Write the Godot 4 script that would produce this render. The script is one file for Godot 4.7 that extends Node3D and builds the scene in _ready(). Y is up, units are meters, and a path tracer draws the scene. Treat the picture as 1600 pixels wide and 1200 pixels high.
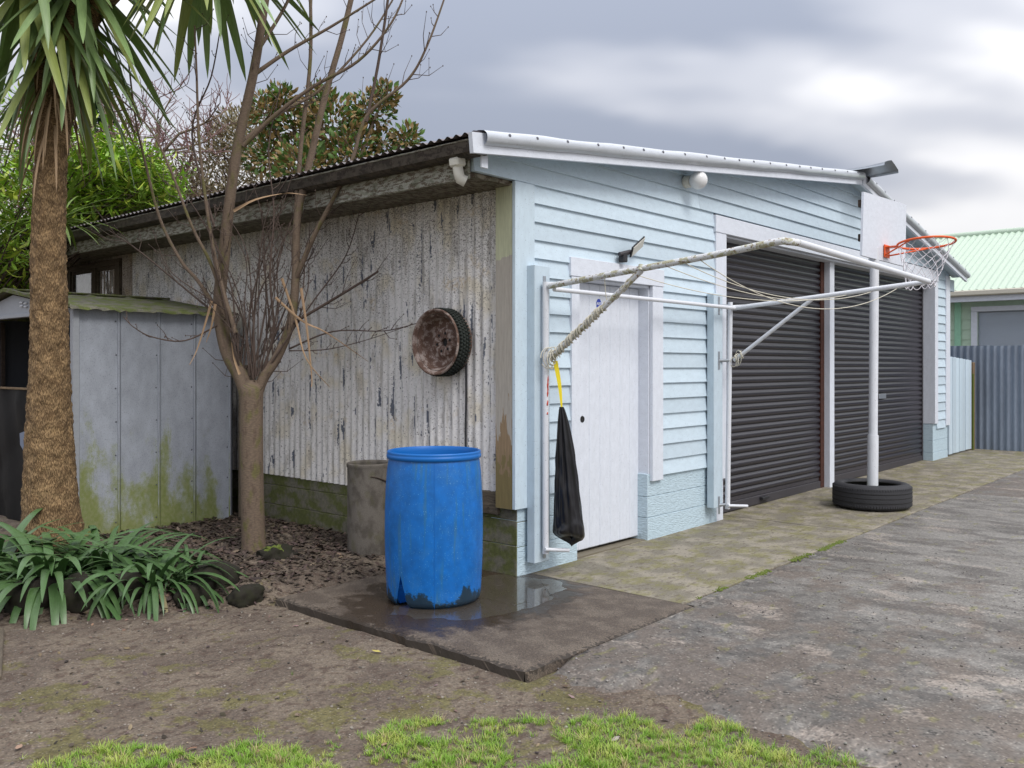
extends Node3D

const CAM := Vector3(-4.60, 1.42, 4.02)
const FWD := Vector3(0.7493, 0, -0.6622)
const RGT := Vector3(0.6622, 0, 0.7493)

# ------------------------------------------------------------------ mesh building
class MB:
	var v := PackedVector3Array()
	var n := PackedVector3Array()
	var uv := PackedVector2Array()
	var col := PackedColorArray()
	var idx := PackedInt32Array()
	var swap := false
	var tint := Color(1, 1, 1)
	var shift := Vector2.ZERO

	func plan(p: Vector3, nn: Vector3) -> Vector2:
		var a := nn.abs()
		var r: Vector2
		if a.y >= a.x and a.y >= a.z:
			r = Vector2(p.x, p.z)
		elif a.x >= a.z:
			r = Vector2(p.z, -p.y)
		else:
			r = Vector2(p.x, -p.y)
		return (Vector2(r.y, r.x) if swap else r) + shift

	func vert(p: Vector3, nn: Vector3, u: Vector2) -> int:
		v.append(p); n.append(nn); uv.append(u); col.append(tint)
		return v.size() - 1

	# corners counter-clockwise as seen from outside
	func face(pts: Array, uvs: Array = []) -> void:
		var nn: Vector3 = (pts[1] - pts[0]).cross(pts[2] - pts[0])
		if nn.length_squared() < 1e-16:
			nn = (pts[2] - pts[0]).cross(pts[pts.size() - 1] - pts[0])
		nn = nn.normalized()
		var base := v.size()
		for i in pts.size():
			vert(pts[i], nn, uvs[i] if uvs.size() else plan(pts[i], nn))
		for i in range(1, pts.size() - 1):
			idx.append_array([base, base + i + 1, base + i])

	# chamfered box
	func box(c: Vector3, s: Vector3, bev := 0.0, b := Basis.IDENTITY, off := Vector3.ZERO) -> void:
		var h := s * 0.5
		var k := minf(bev, minf(h.x, minf(h.y, h.z)) * 0.9)
		var P := func(x: float, y: float, z: float, ax: int) -> Vector3:
			var q := Vector3(x * h.x, y * h.y, z * h.z)
			for i in 3:
				if i != ax:
					q[i] -= signf(q[i]) * k
			return q
		var q0 := v.size()
		for ax in 3:
			for sg in [-1.0, 1.0]:
				var pts := []
				for st in [[-1, -1], [1, -1], [1, 1], [-1, 1]]:
					var p := Vector3.ZERO
					p[ax] = sg
					p[(ax + 1) % 3] = st[0]
					p[(ax + 2) % 3] = st[1]
					pts.append(P.call(p.x, p.y, p.z, ax))
				if sg < 0:
					pts.reverse()
				face(pts)
		if k > 0.0:
			for ax in 3:
				var a1 := (ax + 1) % 3
				var a2 := (ax + 2) % 3
				for s1 in [-1.0, 1.0]:
					for s2 in [-1.0, 1.0]:
						var e := []
						for t in [[-1.0, a1], [1.0, a1], [1.0, a2], [-1.0, a2]]:
							var p := Vector3.ZERO
							p[ax] = t[0]; p[a1] = s1; p[a2] = s2
							e.append(P.call(p.x, p.y, p.z, t[1]))
						if s1 * s2 < 0:
							e.reverse()
						face(e)
			for sx in [-1.0, 1.0]:
				for sy in [-1.0, 1.0]:
					for sz in [-1.0, 1.0]:
						var t := [P.call(sx, sy, sz, 0), P.call(sx, sy, sz, 1), P.call(sx, sy, sz, 2)]
						if sx * sy * sz < 0:
							t.reverse()
						face(t)
		for i in range(q0, v.size()):
			if b == Basis.IDENTITY:
				uv[i] = plan(v[i] + c, n[i])
			else:
				uv[i] = plan(v[i] + off, n[i])
			v[i] = b * v[i] + c
			n[i] = (b * n[i]).normalized()

	# between two points of a box
	func span(a: Vector3, c: Vector3, bev := 0.0) -> void:
		box((a + c) * 0.5, (c - a).abs(), bev)

	# grid of points [row][col]; normals from neighbours
	func sheet(rows: Array, uvs: Array, closed := false, flip := false) -> void:
		var nr := rows.size()
		var nc: int = rows[0].size()
		var base := v.size()
		for i in nr:
			for j in nc:
				var jm := j - 1
				var jp := j + 1
				if closed:
					if j == 0: jm = nc - 2
					if j == nc - 1: jp = 1
				else:
					jm = maxi(jm, 0); jp = mini(jp, nc - 1)
				var du: Vector3 = rows[i][jp] - rows[i][jm]
				var dv: Vector3 = rows[mini(i + 1, nr - 1)][j] - rows[maxi(i - 1, 0)][j]
				var nn := du.cross(dv).normalized()
				vert(rows[i][j], -nn if flip else nn, uvs[i][j])
		for i in nr - 1:
			for j in nc - 1:
				var a := base + i * nc + j
				if flip:
					idx.append_array([a, a + 1, a + nc, a + 1, a + nc + 1, a + nc])
				else:
					idx.append_array([a, a + nc, a + 1, a + 1, a + nc, a + nc + 1])

	func tube(pts: Array, rad: Array, sides := 8, caps := true) -> void:
		var rows := []
		var uvs := []
		var up := Vector3.UP
		var len := 0.0
		var side := Vector3.ZERO
		for i in pts.size():
			var t: Vector3 = (pts[mini(i + 1, pts.size() - 1)] - pts[maxi(i - 1, 0)]).normalized()
			if i == 0:
				side = t.cross(Vector3.UP if absf(t.y) < 0.9 else Vector3.RIGHT).normalized()
			else:
				side = (side - t * side.dot(t)).normalized()
				len += pts[i].distance_to(pts[i - 1])
			up = side.cross(t)
			var row := []
			var ur := []
			for j in sides + 1:
				var a := TAU * j / sides
				row.append(pts[i] + (side * cos(a) + up * sin(a)) * rad[i])
				ur.append(Vector2(len, a * rad[i]) + shift)
			rows.append(row)
			uvs.append(ur)
		sheet(rows, uvs, true, true)
		if caps:
			for e in [0, pts.size() - 1]:
				var ring: Array = rows[e].slice(0, sides)
				if e == 0:
					ring.reverse()
				ring.reverse()
				face(ring)

	# profile of (radius, height) round xf's y axis
	func lathe(prof: Array, segs: int, xf := Transform3D.IDENTITY) -> void:
		var base := v.size()
		var len := 0.0
		for i in prof.size():
			var d: Vector2 = prof[mini(i + 1, prof.size() - 1)] - prof[maxi(i - 1, 0)]
			var nn := Vector2(d.y, -d.x).normalized()
			if i > 0:
				len += prof[i].distance_to(prof[i - 1])
			for j in segs + 1:
				var a := TAU * j / segs
				var q := Vector3(cos(a), 0, sin(a))
				vert(xf * (q * prof[i].x + Vector3.UP * prof[i].y), (xf.basis * (q * nn.x + Vector3.UP * nn.y)).normalized(), Vector2(a * 0.3, -len))
		for i in prof.size() - 1:
			for j in segs:
				var a := base + i * (segs + 1) + j
				idx.append_array([a, a + 1, a + segs + 1, a + 1, a + segs + 2, a + segs + 1])

	# a strap: points along the midrib, half widths, side vectors, fold depth
	func strap(pts: Array, half: Array, sides: Array, fold := 0.2) -> void:
		var rows := []
		var uvs := []
		var len := 0.0
		for i in pts.size():
			var t: Vector3 = (pts[mini(i + 1, pts.size() - 1)] - pts[maxi(i - 1, 0)]).normalized()
			var s: Vector3 = (sides[i] - t * sides[i].dot(t)).normalized()
			var up := s.cross(t)
			if i > 0:
				len += pts[i].distance_to(pts[i - 1])
			rows.append([pts[i] - s * half[i] + up * half[i] * fold, pts[i], pts[i] + s * half[i] + up * half[i] * fold])
			uvs.append([Vector2(0, len), Vector2(0.5, len), Vector2(1, len)])
		sheet(rows, uvs)

	func mesh(m: Material) -> ArrayMesh:
		var a := []
		a.resize(Mesh.ARRAY_MAX)
		a[Mesh.ARRAY_VERTEX] = v
		a[Mesh.ARRAY_NORMAL] = n
		a[Mesh.ARRAY_TEX_UV] = uv
		a[Mesh.ARRAY_COLOR] = col
		a[Mesh.ARRAY_INDEX] = idx
		var me := ArrayMesh.new()
		me.add_surface_from_arrays(Mesh.PRIMITIVE_TRIANGLES, a)
		me.surface_set_material(0, m)
		return me

# ------------------------------------------------------------------ scene helpers
var used := {}
var M := {}
var rng := RandomNumberGenerator.new()

func numbered(called: String) -> String:
	if not used.has(called):
		used[called] = 0
		return called
	used[called] += 1
	return "%s_%03d" % [called, used[called]]

func tag(o: Node3D, label: String, category: String, group := "") -> Node3D:
	o.set_meta("label", label)
	o.set_meta("category", category)
	if group:
		o.set_meta("group", group)
	return o

func thing(called: String, label: String, category: String, at := Vector3.ZERO, group := "") -> Node3D:
	var o := Node3D.new()
	o.name = numbered(called)
	add_child(o)
	o.position = at
	return tag(o, label, category, group)

# a mesh part under a parent; meshes are given in world metres and shifted to the parent's origin
func part(mb: MB, called: String, m: Material, parent: Node3D, label := "") -> MeshInstance3D:
	var o := MeshInstance3D.new()
	o.name = called
	o.mesh = mb.mesh(m)
	parent.add_child(o, true)
	var w := Vector3.ZERO
	var p: Node = parent
	while p != self:
		w += (p as Node3D).position
		p = p.get_parent()
	o.position = -w
	if label:
		o.set_meta("label", label)
	return o

func single(mb: MB, called: String, m: Material) -> MeshInstance3D:
	var o := MeshInstance3D.new()
	o.name = numbered(called)
	o.mesh = mb.mesh(m)
	add_child(o)
	return o

func structure(mb: MB, called: String, m: Material) -> MeshInstance3D:
	var o := single(mb, called, m)
	o.set_meta("kind", "structure")
	return o

func copy_mesh(me: Mesh, called: String, parent: Node3D, xf: Transform3D) -> MeshInstance3D:
	var o := MeshInstance3D.new()
	o.name = called
	o.mesh = me
	parent.add_child(o, true)
	o.transform = xf
	return o

func many(me: Mesh, called: String, parent: Node3D, xfs: Array, cols: Array = []) -> MultiMeshInstance3D:
	var mm := MultiMesh.new()
	mm.transform_format = MultiMesh.TRANSFORM_3D
	mm.use_colors = cols.size() > 0
	mm.mesh = me
	mm.instance_count = xfs.size()
	for i in xfs.size():
		mm.set_instance_transform(i, xfs[i])
		if cols.size():
			mm.set_instance_color(i, cols[i])
	var o := MultiMeshInstance3D.new()
	o.name = called
	o.multimesh = mm
	parent.add_child(o, true)
	o.set_meta("kind", "stuff")
	return o

# the point at a pixel of the 1600 x 1200 photograph, so many metres ahead
func px(x: float, y: float, depth: float) -> Vector3:
	return CAM + (FWD + RGT * ((x - 800.0) / 1412.0) - Vector3.UP * ((y - 572.0) / 1412.0)) * depth

func R(a: float, b: float) -> float:
	return rng.randf_range(a, b)

# ground level of paved surfaces: rises gently along the garage
func gy(x: float) -> float:
	return 0.0088 * clampf(x, 0.0, 30.0)

# ------------------------------------------------------------------ textures
func noise(sd: int, freq: float, oct := 4, kind := FastNoiseLite.TYPE_SIMPLEX_SMOOTH) -> FastNoiseLite:
	var f := FastNoiseLite.new()
	f.seed = sd
	f.noise_type = kind
	f.frequency = freq
	f.fractal_type = FastNoiseLite.FRACTAL_FBM if oct > 1 else FastNoiseLite.FRACTAL_NONE
	f.fractal_octaves = oct
	return f

# fn(x, y) -> Color, rows on all cores
func paint(wf: int, hf: int, fn: Callable, k := 1.0) -> ImageTexture:
	var w := int(wf / k)
	var h := int(hf / k)
	var rows := []
	rows.resize(h)
	var task := WorkerThreadPool.add_group_task(func(y: int) -> void:
		var r := PackedByteArray()
		r.resize(w * 4)
		for x in w:
			var c: Color = fn.call(int(x * k), int(y * k))
			r[x * 4] = clampi(int(c.r * 255.0), 0, 255)
			r[x * 4 + 1] = clampi(int(c.g * 255.0), 0, 255)
			r[x * 4 + 2] = clampi(int(c.b * 255.0), 0, 255)
			r[x * 4 + 3] = clampi(int(c.a * 255.0), 0, 255)
		rows[y] = r, h)
	WorkerThreadPool.wait_for_group_task_completion(task)
	var all := PackedByteArray()
	for r in rows:
		all.append_array(r)
	return ImageTexture.create_from_image(Image.create_from_data(w, h, false, Image.FORMAT_RGBA8, all))

func mat(called: String, c: Color, rough := 0.8, o := {}) -> StandardMaterial3D:
	var m := StandardMaterial3D.new()
	m.resource_name = called
	m.albedo_color = c
	m.roughness = rough
	m.metallic = o.get("metal", 0.0)
	m.metallic_specular = o.get("spec", 0.5)
	if o.has("tex"):
		m.albedo_texture = o.tex
	if o.has("rtex"):
		m.roughness_texture = o.rtex
	if o.has("htex"):
		m.heightmap_enabled = true
		m.heightmap_texture = o.htex
		m.heightmap_scale = o.get("bump", 0.3)
	if o.has("scale"):
		m.uv1_scale = o.scale
	if o.has("offset"):
		m.uv1_offset = o.offset
	if o.get("tri", false):
		m.uv1_triplanar = true
		m.uv1_world_triplanar = o.get("world", true)
	if o.get("vcol", false):
		m.vertex_color_use_as_albedo = true
	if o.has("back"):
		m.backlight_enabled = true
		m.backlight = o.back
	if o.get("alpha", false):
		m.transparency = BaseMaterial3D.TRANSPARENCY_ALPHA
	m.cull_mode = BaseMaterial3D.CULL_DISABLED
	M[called] = m
	return m

func C8(r: float, g: float, b: float) -> Color:
	return Color(r / 255.0, g / 255.0, b / 255.0)

func make_materials() -> void:
	var n1 := noise(11, 0.012, 5)
	var n2 := noise(12, 0.05, 4)
	var n3 := noise(13, 0.25, 2)
	var n4 := noise(14, 0.11, 3)
	# sound paint: slight mottling, brush drag, flecks of dirt
	var t_paint := paint(1024, 1024, func(x: int, y: int) -> Color:
		var g := 0.955 + 0.03 * n1.get_noise_2d(x, y * 2.0) + 0.018 * n3.get_noise_2d(x * 0.15, y * 1.2)
		var fl := n2.get_noise_2d(x * 1.3, y)
		var sp := n3.get_noise_2d(x * 0.9 + 900.0, y * 0.5)
		if sp > 0.62 and fl > 0.12:
			g *= 0.72
		return Color(g, g, g * 0.995), 1.6)
	var h_paint := paint(512, 512, func(x: int, y: int) -> Color:
		var g := 0.5 + 0.25 * n3.get_noise_2d(x * 0.12, y * 0.9) + 0.2 * n2.get_noise_2d(x, y)
		return Color(g, g, g))
	for k in 3:
		var d: float = [1.0, 0.965, 1.025][k]
		mat("blue%d" % k, Color(0.80 * d, 0.866 * d, 0.917 * d), 0.55, {"tex": t_paint, "htex": h_paint, "bump": 0.06, "scale": Vector3(0.6, 0.6, 1), "offset": Vector3(0.31 * k, 0.17 * k, 0)})
	mat("blue_block", Color(0.76, 0.84, 0.89), 0.6, {"tex": t_paint, "htex": h_paint, "bump": 0.9, "scale": Vector3(0.9, 0.9, 1)})
	mat("white", Color(0.88, 0.90, 0.945), 0.5, {"tex": t_paint, "htex": h_paint, "bump": 0.05, "scale": Vector3(0.7, 0.7, 1)})
	mat("white_metal", Color(0.88, 0.89, 0.92), 0.38, {"tex": t_paint, "scale": Vector3(0.5, 0.5, 1)})
	mat("flashing", C8(206, 211, 219), 0.33, {"metal": 0.25, "tex": t_paint, "scale": Vector3(0.5, 0.5, 1)})
	mat("pvc", Color(0.85, 0.84, 0.80), 0.4)
	# peeling old paint on timber eaves
	var t_peel := paint(1024, 512, func(x: int, y: int) -> Color:
		var a := n2.get_noise_2d(x * 0.35, y * 1.6) + 0.5 * n3.get_noise_2d(x * 0.4, y * 1.2)
		var p := Color(0.66, 0.66, 0.62)
		var w := Color(0.42, 0.38, 0.33)
		var g := 1.0 + 0.1 * n1.get_noise_2d(x, y * 3.0) + 0.1 * n3.get_noise_2d(x * 0.1, y)
		var c := p.lerp(w, smoothstep(0.06, 0.16, a))
		c = c.lerp(Color(0.36, 0.38, 0.30), 0.45 * smoothstep(0.0, 0.5, n1.get_noise_2d(x + 500.0, y * 2.0)))
		return Color(c.r * g, c.g * g, c.b * g), 1.4)
	mat("peeling", Color(0.95, 0.95, 0.95), 0.85, {"tex": t_peel, "scale": Vector3(0.5, 1.0, 1)})
	mat("soffit", Color(0.72, 0.68, 0.64), 0.9, {"tex": t_peel, "scale": Vector3(0.6, 0.6, 1)})
	# wood grain, grain along u
	var t_wood := paint(1024, 512, func(x: int, y: int) -> Color:
		var warp := n1.get_noise_2d(x * 0.5, y) * 22.0
		var g := 0.78 + 0.16 * n2.get_noise_2d(x * 0.06, (y + warp) * 1.4) + 0.12 * n3.get_noise_2d(x * 0.03, y + warp)
		var k := n1.get_noise_2d(x * 1.5 + 300.0, y * 1.5)
		g *= 1.0 - 0.25 * smoothstep(0.35, 0.6, k)
		return Color(g, g * 0.985, g * 0.96), 1.4)
	mat("raw_wood", Color(0.62, 0.53, 0.42), 0.9, {"tex": t_wood, "htex": t_wood, "bump": 0.25, "scale": Vector3(0.8, 1.6, 1)})
	mat("old_wood", Color(0.47, 0.43, 0.38), 0.95, {"tex": t_wood, "htex": t_wood, "bump": 0.3, "scale": Vector3(0.8, 1.6, 1)})
	mat("dark_wood", Color(0.34, 0.29, 0.26), 0.95, {"tex": t_wood, "scale": Vector3(0.8, 1.6, 1)})
	# corner post: cream over grey over bare timber; u across, v down 2.2 m from the top
	var t_post := paint(128, 1024, func(x: int, y: int) -> Color:
		var g := 1.0 + 0.07 * n2.get_noise_2d(x * 1.2, y * 0.15) + 0.05 * n3.get_noise_2d(x, y * 0.1)
		var e1 := 238.0 + 10.0 * n2.get_noise_2d(x * 0.5, 3.0) - x * 0.1
		var e2 := 740.0 + 170.0 * n1.get_noise_2d(x * 1.2, y * 0.3) + 25.0 * n2.get_noise_2d(x * 0.6, y * 0.4)
		var c := Color(0.72, 0.73, 0.62)
		if y > e1:
			c = Color(0.66, 0.635, 0.60)
		if y > e2:
			c = Color(0.56, 0.475, 0.37)
		if y > 880.0 + 120.0 * n2.get_noise_2d(x * 0.7, y * 0.4):
			c = c.lerp(Color(0.40, 0.39, 0.18), 0.4)
		return Color(c.r * g, c.g * g, c.b * g))
	mat("post", Color(1, 1, 1), 0.85, {"tex": t_post})
	# corrugated wall: chalky white paint, peeling to slate in drips, black mould specks
	var c1 := noise(21, 0.008, 4)
	var c2 := noise(22, 0.035, 4)
	var c3 := noise(23, 0.16, 3)
	var c4 := noise(24, 0.35, 2)
	var t_corr := paint(2048, 1024, func(x: int, y: int) -> Color:
		var X := x * 1.0
		var Y := y * 1.0
		var big := c1.get_noise_2d(X, Y * 0.6)
		var ridge := fmod(X, 26.0) / 26.0
		var streak := c2.get_noise_2d(X * 1.5, Y * 0.12)
		var c := Color(0.87, 0.86, 0.855).lerp(Color(0.84, 0.81, 0.75), smoothstep(0.0, 0.6, big))
		c = c.lerp(Color(0.58, 0.56, 0.535), 0.5 * smoothstep(0.05, 0.6, streak + 0.25 * c3.get_noise_2d(X, Y * 0.25)))
		var g := 1.0 + 0.06 * c3.get_noise_2d(X, Y * 0.4) + 0.05 * c4.get_noise_2d(X, Y)
		c = Color(c.r * g, c.g * g, c.b * g)
		# mould freckles, thick on the upper sheets and in patches
		var dens := 0.42 * smoothstep(520.0, 60.0, Y + 170.0 * c1.get_noise_2d(X * 1.4, 77.0)) + 0.20 * c1.get_noise_2d(X * 1.2 + 400.0, Y) + 0.10 * streak - 0.06
		var sp := c4.get_noise_2d(X * 0.9, Y * 0.55) + 0.5 * c3.get_noise_2d(X * 1.3, Y * 0.5)
		if sp > 0.62 - dens:
			c = c.lerp(Color(0.30, 0.29, 0.28), 0.62)
		# flakes fallen off down to grey metal, long and narrow
		var fl := c2.get_noise_2d(X * 1.5 + 50.0, Y * 0.085 + 900.0) + 0.26 * c3.get_noise_2d(X * 0.9, Y * 0.3) + 0.30 * c1.get_noise_2d(X * 2.0, Y + 200.0)
		if fl > 0.44 and (ridge < 0.5 or fl > 0.60):
			c = Color(0.40, 0.42, 0.47) * (0.92 + 0.2 * c4.get_noise_2d(X * 0.4, Y * 0.2))
		# dots of nail rust and dark chips
		if c3.get_noise_2d(X * 0.8 + 700.0, Y * 0.45) > 0.58:
			c = c.lerp(Color(0.22, 0.2, 0.2), 0.7)
		var warm := smoothstep(0.32, 0.62, c1.get_noise_2d(X * 0.8 + 1300.0, Y * 0.7 + 300.0)) * smoothstep(0.0, 0.4, c3.get_noise_2d(X * 0.8, Y * 0.3) + 0.25)
		c = c.lerp(Color(0.74, 0.62, 0.44), 0.3 * warm)
		return Color(c.r, c.g, c.b), 1.45)
	mat("corrugated", Color(1, 1, 1), 0.75, {"tex": t_corr})
	mat("corrugated_old", Color(0.80, 0.76, 0.72), 0.8, {"tex": t_corr})
	# concrete of the footing, green with algae
	var t_foot := paint(1024, 256, func(x: int, y: int) -> Color:
		var c := Color(0.42, 0.41, 0.36).lerp(Color(0.34, 0.36, 0.20), smoothstep(-0.35, 0.3, n1.get_noise_2d(x * 0.8, y * 1.2) + 0.2 * n2.get_noise_2d(x, y)))
		var g := 1.0 + 0.14 * n2.get_noise_2d(x * 1.2, y) + 0.12 * n3.get_noise_2d(x, y)
		return Color(c.r * g, c.g * g, c.b * g))
	mat("footing", Color(1, 1, 1), 0.95, {"tex": t_foot, "htex": t_foot, "bump": 0.8, "scale": Vector3(0.4, 1.6, 1)})
	mat("shutter", C8(46, 43, 50), 0.28, {"tex": t_paint, "scale": Vector3(0.5, 2.0, 1)})
	mat("shutter_rail", C8(64, 61, 66), 0.55, {"tex": t_paint, "scale": Vector3(0.9, 0.9, 1)})
	mat("rust", C8(86, 48, 36), 0.9, {"tex": t_wood})
	mat("galv", C8(178, 184, 192), 0.35, {"metal": 0.7, "tex": t_paint})
	mat("roof_metal", C8(120, 112, 116), 0.6, {"tex": t_paint, "scale": Vector3(0.5, 0.5, 1)})
	mat("gutter", C8(112, 100, 92), 0.7, {"tex": t_peel, "scale": Vector3(0.5, 0.5, 1)})
	mat("dark", C8(34, 33, 34), 0.9)
	mat("black_steel", C8(40, 40, 44), 0.5)
	mat("screw", C8(92, 92, 100), 0.5, {"metal": 0.5})
	mat("glass", Color(0.8, 0.85, 0.86, 0.12), 0.05, {"alpha": true})
	mat("globe", Color(0.88, 0.88, 0.88), 0.25)
	mat("curtain", C8(205, 206, 212), 0.9)
	# clothes line pipe: white paint, lichen and rust where it has worn
	var t_pipe := paint(512, 128, func(x: int, y: int) -> Color:
		var a := c2.get_noise_2d(x * 0.9, y * 0.6)
		var c := Color(0.82, 0.83, 0.84)
		c = c.lerp(Color(0.60, 0.59, 0.45), 0.75 * smoothstep(0.02, 0.3, a + 0.3 * c3.get_noise_2d(x, y)))
		if c3.get_noise_2d(x * 0.6 + 80.0, y * 0.6) > 0.42:
			c = Color(0.45, 0.34, 0.26)
		return c)
	mat("old_pipe", Color(1, 1, 1), 0.6, {"tex": t_pipe, "scale": Vector3(0.8, 3.0, 1)})
	mat("cord", C8(205, 200, 185), 0.9)
	# drum
	var t_drum := paint(1024, 512, func(x: int, y: int) -> Color:
		var c := Color(0.015, 0.39, 0.70)
		var g := 1.0 + 0.10 * c1.get_noise_2d(x * 2.0, y) + 0.06 * c2.get_noise_2d(x, y)
		c = Color(c.r * g, c.g * g, c.b * g)
		var chalk := smoothstep(0.08, 0.55, c1.get_noise_2d(x * 1.8 + 60.0, y * 1.3 + 900.0) + 0.2 * c3.get_noise_2d(x, y))
		c = c.lerp(Color(0.25, 0.45, 0.70), 0.35 * chalk)
		var run := smoothstep(0.22, 0.5, c2.get_noise_2d(x * 0.75 + 200.0, y * 0.05))
		c = c.lerp(Color(0.36, 0.42, 0.46), 0.35 * run)
		var scr := c3.get_noise_2d(x * 1.2, y * 0.12 + 40.0)
		if scr > 0.60 and c1.get_noise_2d(x, y * 2.0) > 0.1:
			c = c.lerp(Color(0.75, 0.8, 0.85), 0.3)
		if c4.get_noise_2d(x * 0.55, y * 0.55) > 0.66:
			c = c.lerp(Color(0.8, 0.82, 0.84), 0.6)
		# splashed mud, a ragged line along the foot
		var mud := 486.0 - 90.0 * maxf(0.0, c1.get_noise_2d(x * 0.9, 8.0) + 0.1) + 10.0 * c2.get_noise_2d(x, y) + 8.0 * c3.get_noise_2d(x, y)
		c = c.lerp(Color(0.11, 0.14, 0.15), 0.8 * smoothstep(mud - 4.0, mud + 14.0, y + 12.0 * c3.get_noise_2d(x * 0.5, y * 0.8)))
		return c, 1.3)
	mat("drum", Color(1, 1, 1), 0.42, {"tex": t_drum})
	mat("drum_blue", Color(0.015, 0.39, 0.70), 0.42)
	# garden shed steel with algae
	var t_shed := paint(1024, 1024, func(x: int, y: int) -> Color:
		var X := x * 1.0
		var Y := y * 1.0
		var c := Color(0.62, 0.64, 0.68)
		var g := 1.0 + 0.08 * c1.get_noise_2d(X * 1.4, Y) + 0.05 * c3.get_noise_2d(X, Y * 0.5)
		c = Color(c.r * g, c.g * g, c.b * g)
		if c4.get_noise_2d(X * 0.5, Y * 0.5) > 0.6:
			c = c.lerp(Color(0.3, 0.3, 0.3), 0.6)
		var lo := 760.0 + 260.0 * c1.get_noise_2d(X * 0.9 + 90.0, Y * 0.6 + 50.0) + 60.0 * c2.get_noise_2d(X * 0.6, Y * 0.5)
		var seam := 1e9
		for s in [60.0, 540.0]:
			seam = minf(seam, absf(X - s))
		lo -= 190.0 * pow(smoothstep(110.0, 0.0, seam + 30.0 * c2.get_noise_2d(X * 2.0, Y * 0.3)), 1.6)
		if X > 850.0:
			lo += (X - 850.0) * 2.0
		var al := smoothstep(lo - 80.0, lo + 260.0, Y + 90.0 * c3.get_noise_2d(X, Y) + 70.0 * c2.get_noise_2d(X, Y))
		var alg := Color(0.50, 0.52, 0.27).lerp(Color(0.40, 0.45, 0.12), clampf(0.5 + 0.9 * c2.get_noise_2d(X + 300.0, Y), 0.0, 1.0))
		return c.lerp(alg, 0.70 * al), 1.5)
	mat("shed_steel", Color(1, 1, 1), 0.5, {"tex": t_shed, "scale": Vector3(0.735, 0.5525, 1), "offset": Vector3(1.57 * 0.735, 1.88 * 0.5525, 0)})
	mat("shed_plain", C8(162, 166, 174), 0.5, {"tex": t_paint})
	var t_moss := paint(512, 512, func(x: int, y: int) -> Color:
		var c := Color(0.40, 0.39, 0.33).lerp(Color(0.34, 0.37, 0.17), smoothstep(-0.2, 0.25, c1.get_noise_2d(x * 2.0, y * 1.3)))
		var g := 1.0 + 0.25 * c3.get_noise_2d(x, y) + 0.2 * c2.get_noise_2d(x * 0.4, y)
		return Color(c.r * g, c.g * g, c.b * g))
	mat("mossy_roof", Color(1, 1, 1), 0.95, {"tex": t_moss, "scale": Vector3(0.8, 0.8, 1)})
	mat("plastic_black", C8(26, 26, 30), 0.28)
	mat("tarp", C8(22, 21, 22), 0.6, {"spec": 0.3})
	mat("shed_shaded", C8(70, 72, 78), 0.7)  # shed steel darkened, gloom of the interior put into the colour
	mat("torn", C8(120, 130, 150), 0.6)
	mat("rubber", C8(50, 50, 54), 0.75, {"tex": t_paint, "scale": Vector3(2, 2, 1)})
	var t_rust := paint(512, 512, func(x: int, y: int) -> Color:
		var c := Color(0.37, 0.28, 0.24).lerp(Color(0.60, 0.545, 0.52), smoothstep(-0.2, 0.45, c2.get_noise_2d(x * 0.7, y) + 0.4 * c3.get_noise_2d(x, y)))
		var g := 1.0 + 0.2 * c4.get_noise_2d(x, y)
		return Color(c.r * g, c.g * g, c.b * g))
	mat("rusty_rim", Color(1, 1, 1), 0.8, {"tex": t_rust, "scale": Vector3(0.6, 0.9, 1)})
	mat("tread", C8(38, 44, 40), 0.85)
	var t_conc := paint(512, 512, func(x: int, y: int) -> Color:
		var c := Color(0.46, 0.44, 0.415).lerp(Color(0.36, 0.34, 0.315), smoothstep(-0.3, 0.6, c1.get_noise_2d(x * 1.2, y * 1.4) + 0.25 * c2.get_noise_2d(x, y)))
		c = c.lerp(Color(0.33, 0.33, 0.20), 0.3 * smoothstep(0.1, 0.6, c1.get_noise_2d(x * 1.3 + 70.0, y * 1.3)))
		var g := 1.0 + 0.12 * c3.get_noise_2d(x, y) + 0.14 * c4.get_noise_2d(x, y)
		return Color(c.r * g, c.g * g, c.b * g))
	mat("concrete_pipe", Color(0.87, 0.86, 0.85), 0.95, {"tex": t_conc, "htex": t_conc, "bump": 0.8, "scale": Vector3(0.9, 1.1, 1)})
	mat("orange", C8(226, 92, 30), 0.45)
	mat("net", C8(225, 222, 228), 0.8)
	mat("yellow", C8(235, 214, 30), 0.45)
	mat("red_mark", C8(190, 70, 50), 0.7)
	mat("sticker", C8(40, 66, 170), 0.4)
	mat("sticker_text", C8(235, 238, 245), 0.4)
	# bark
	var t_bark := paint(512, 512, func(x: int, y: int) -> Color:
		var a := c3.get_noise_2d(x * 1.1, y * 0.35) + 0.5 * c4.get_noise_2d(x * 0.5, y) + 0.5 * c1.get_noise_2d(x, y * 2.0)
		var c := Color(0.34, 0.26, 0.17).lerp(Color(0.60, 0.495, 0.36), smoothstep(-0.45, 0.4, a))
		var g := 1.0 + 0.15 * c1.get_noise_2d(x * 2.0, y * 2.0)
		return Color(c.r * g, c.g * g, c.b * g))
	mat("yucca_bark", Color(1, 1, 1), 0.95, {"tex": t_bark, "htex": t_bark, "bump": 1.6, "scale": Vector3(1.5, 1.1, 1)})
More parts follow.
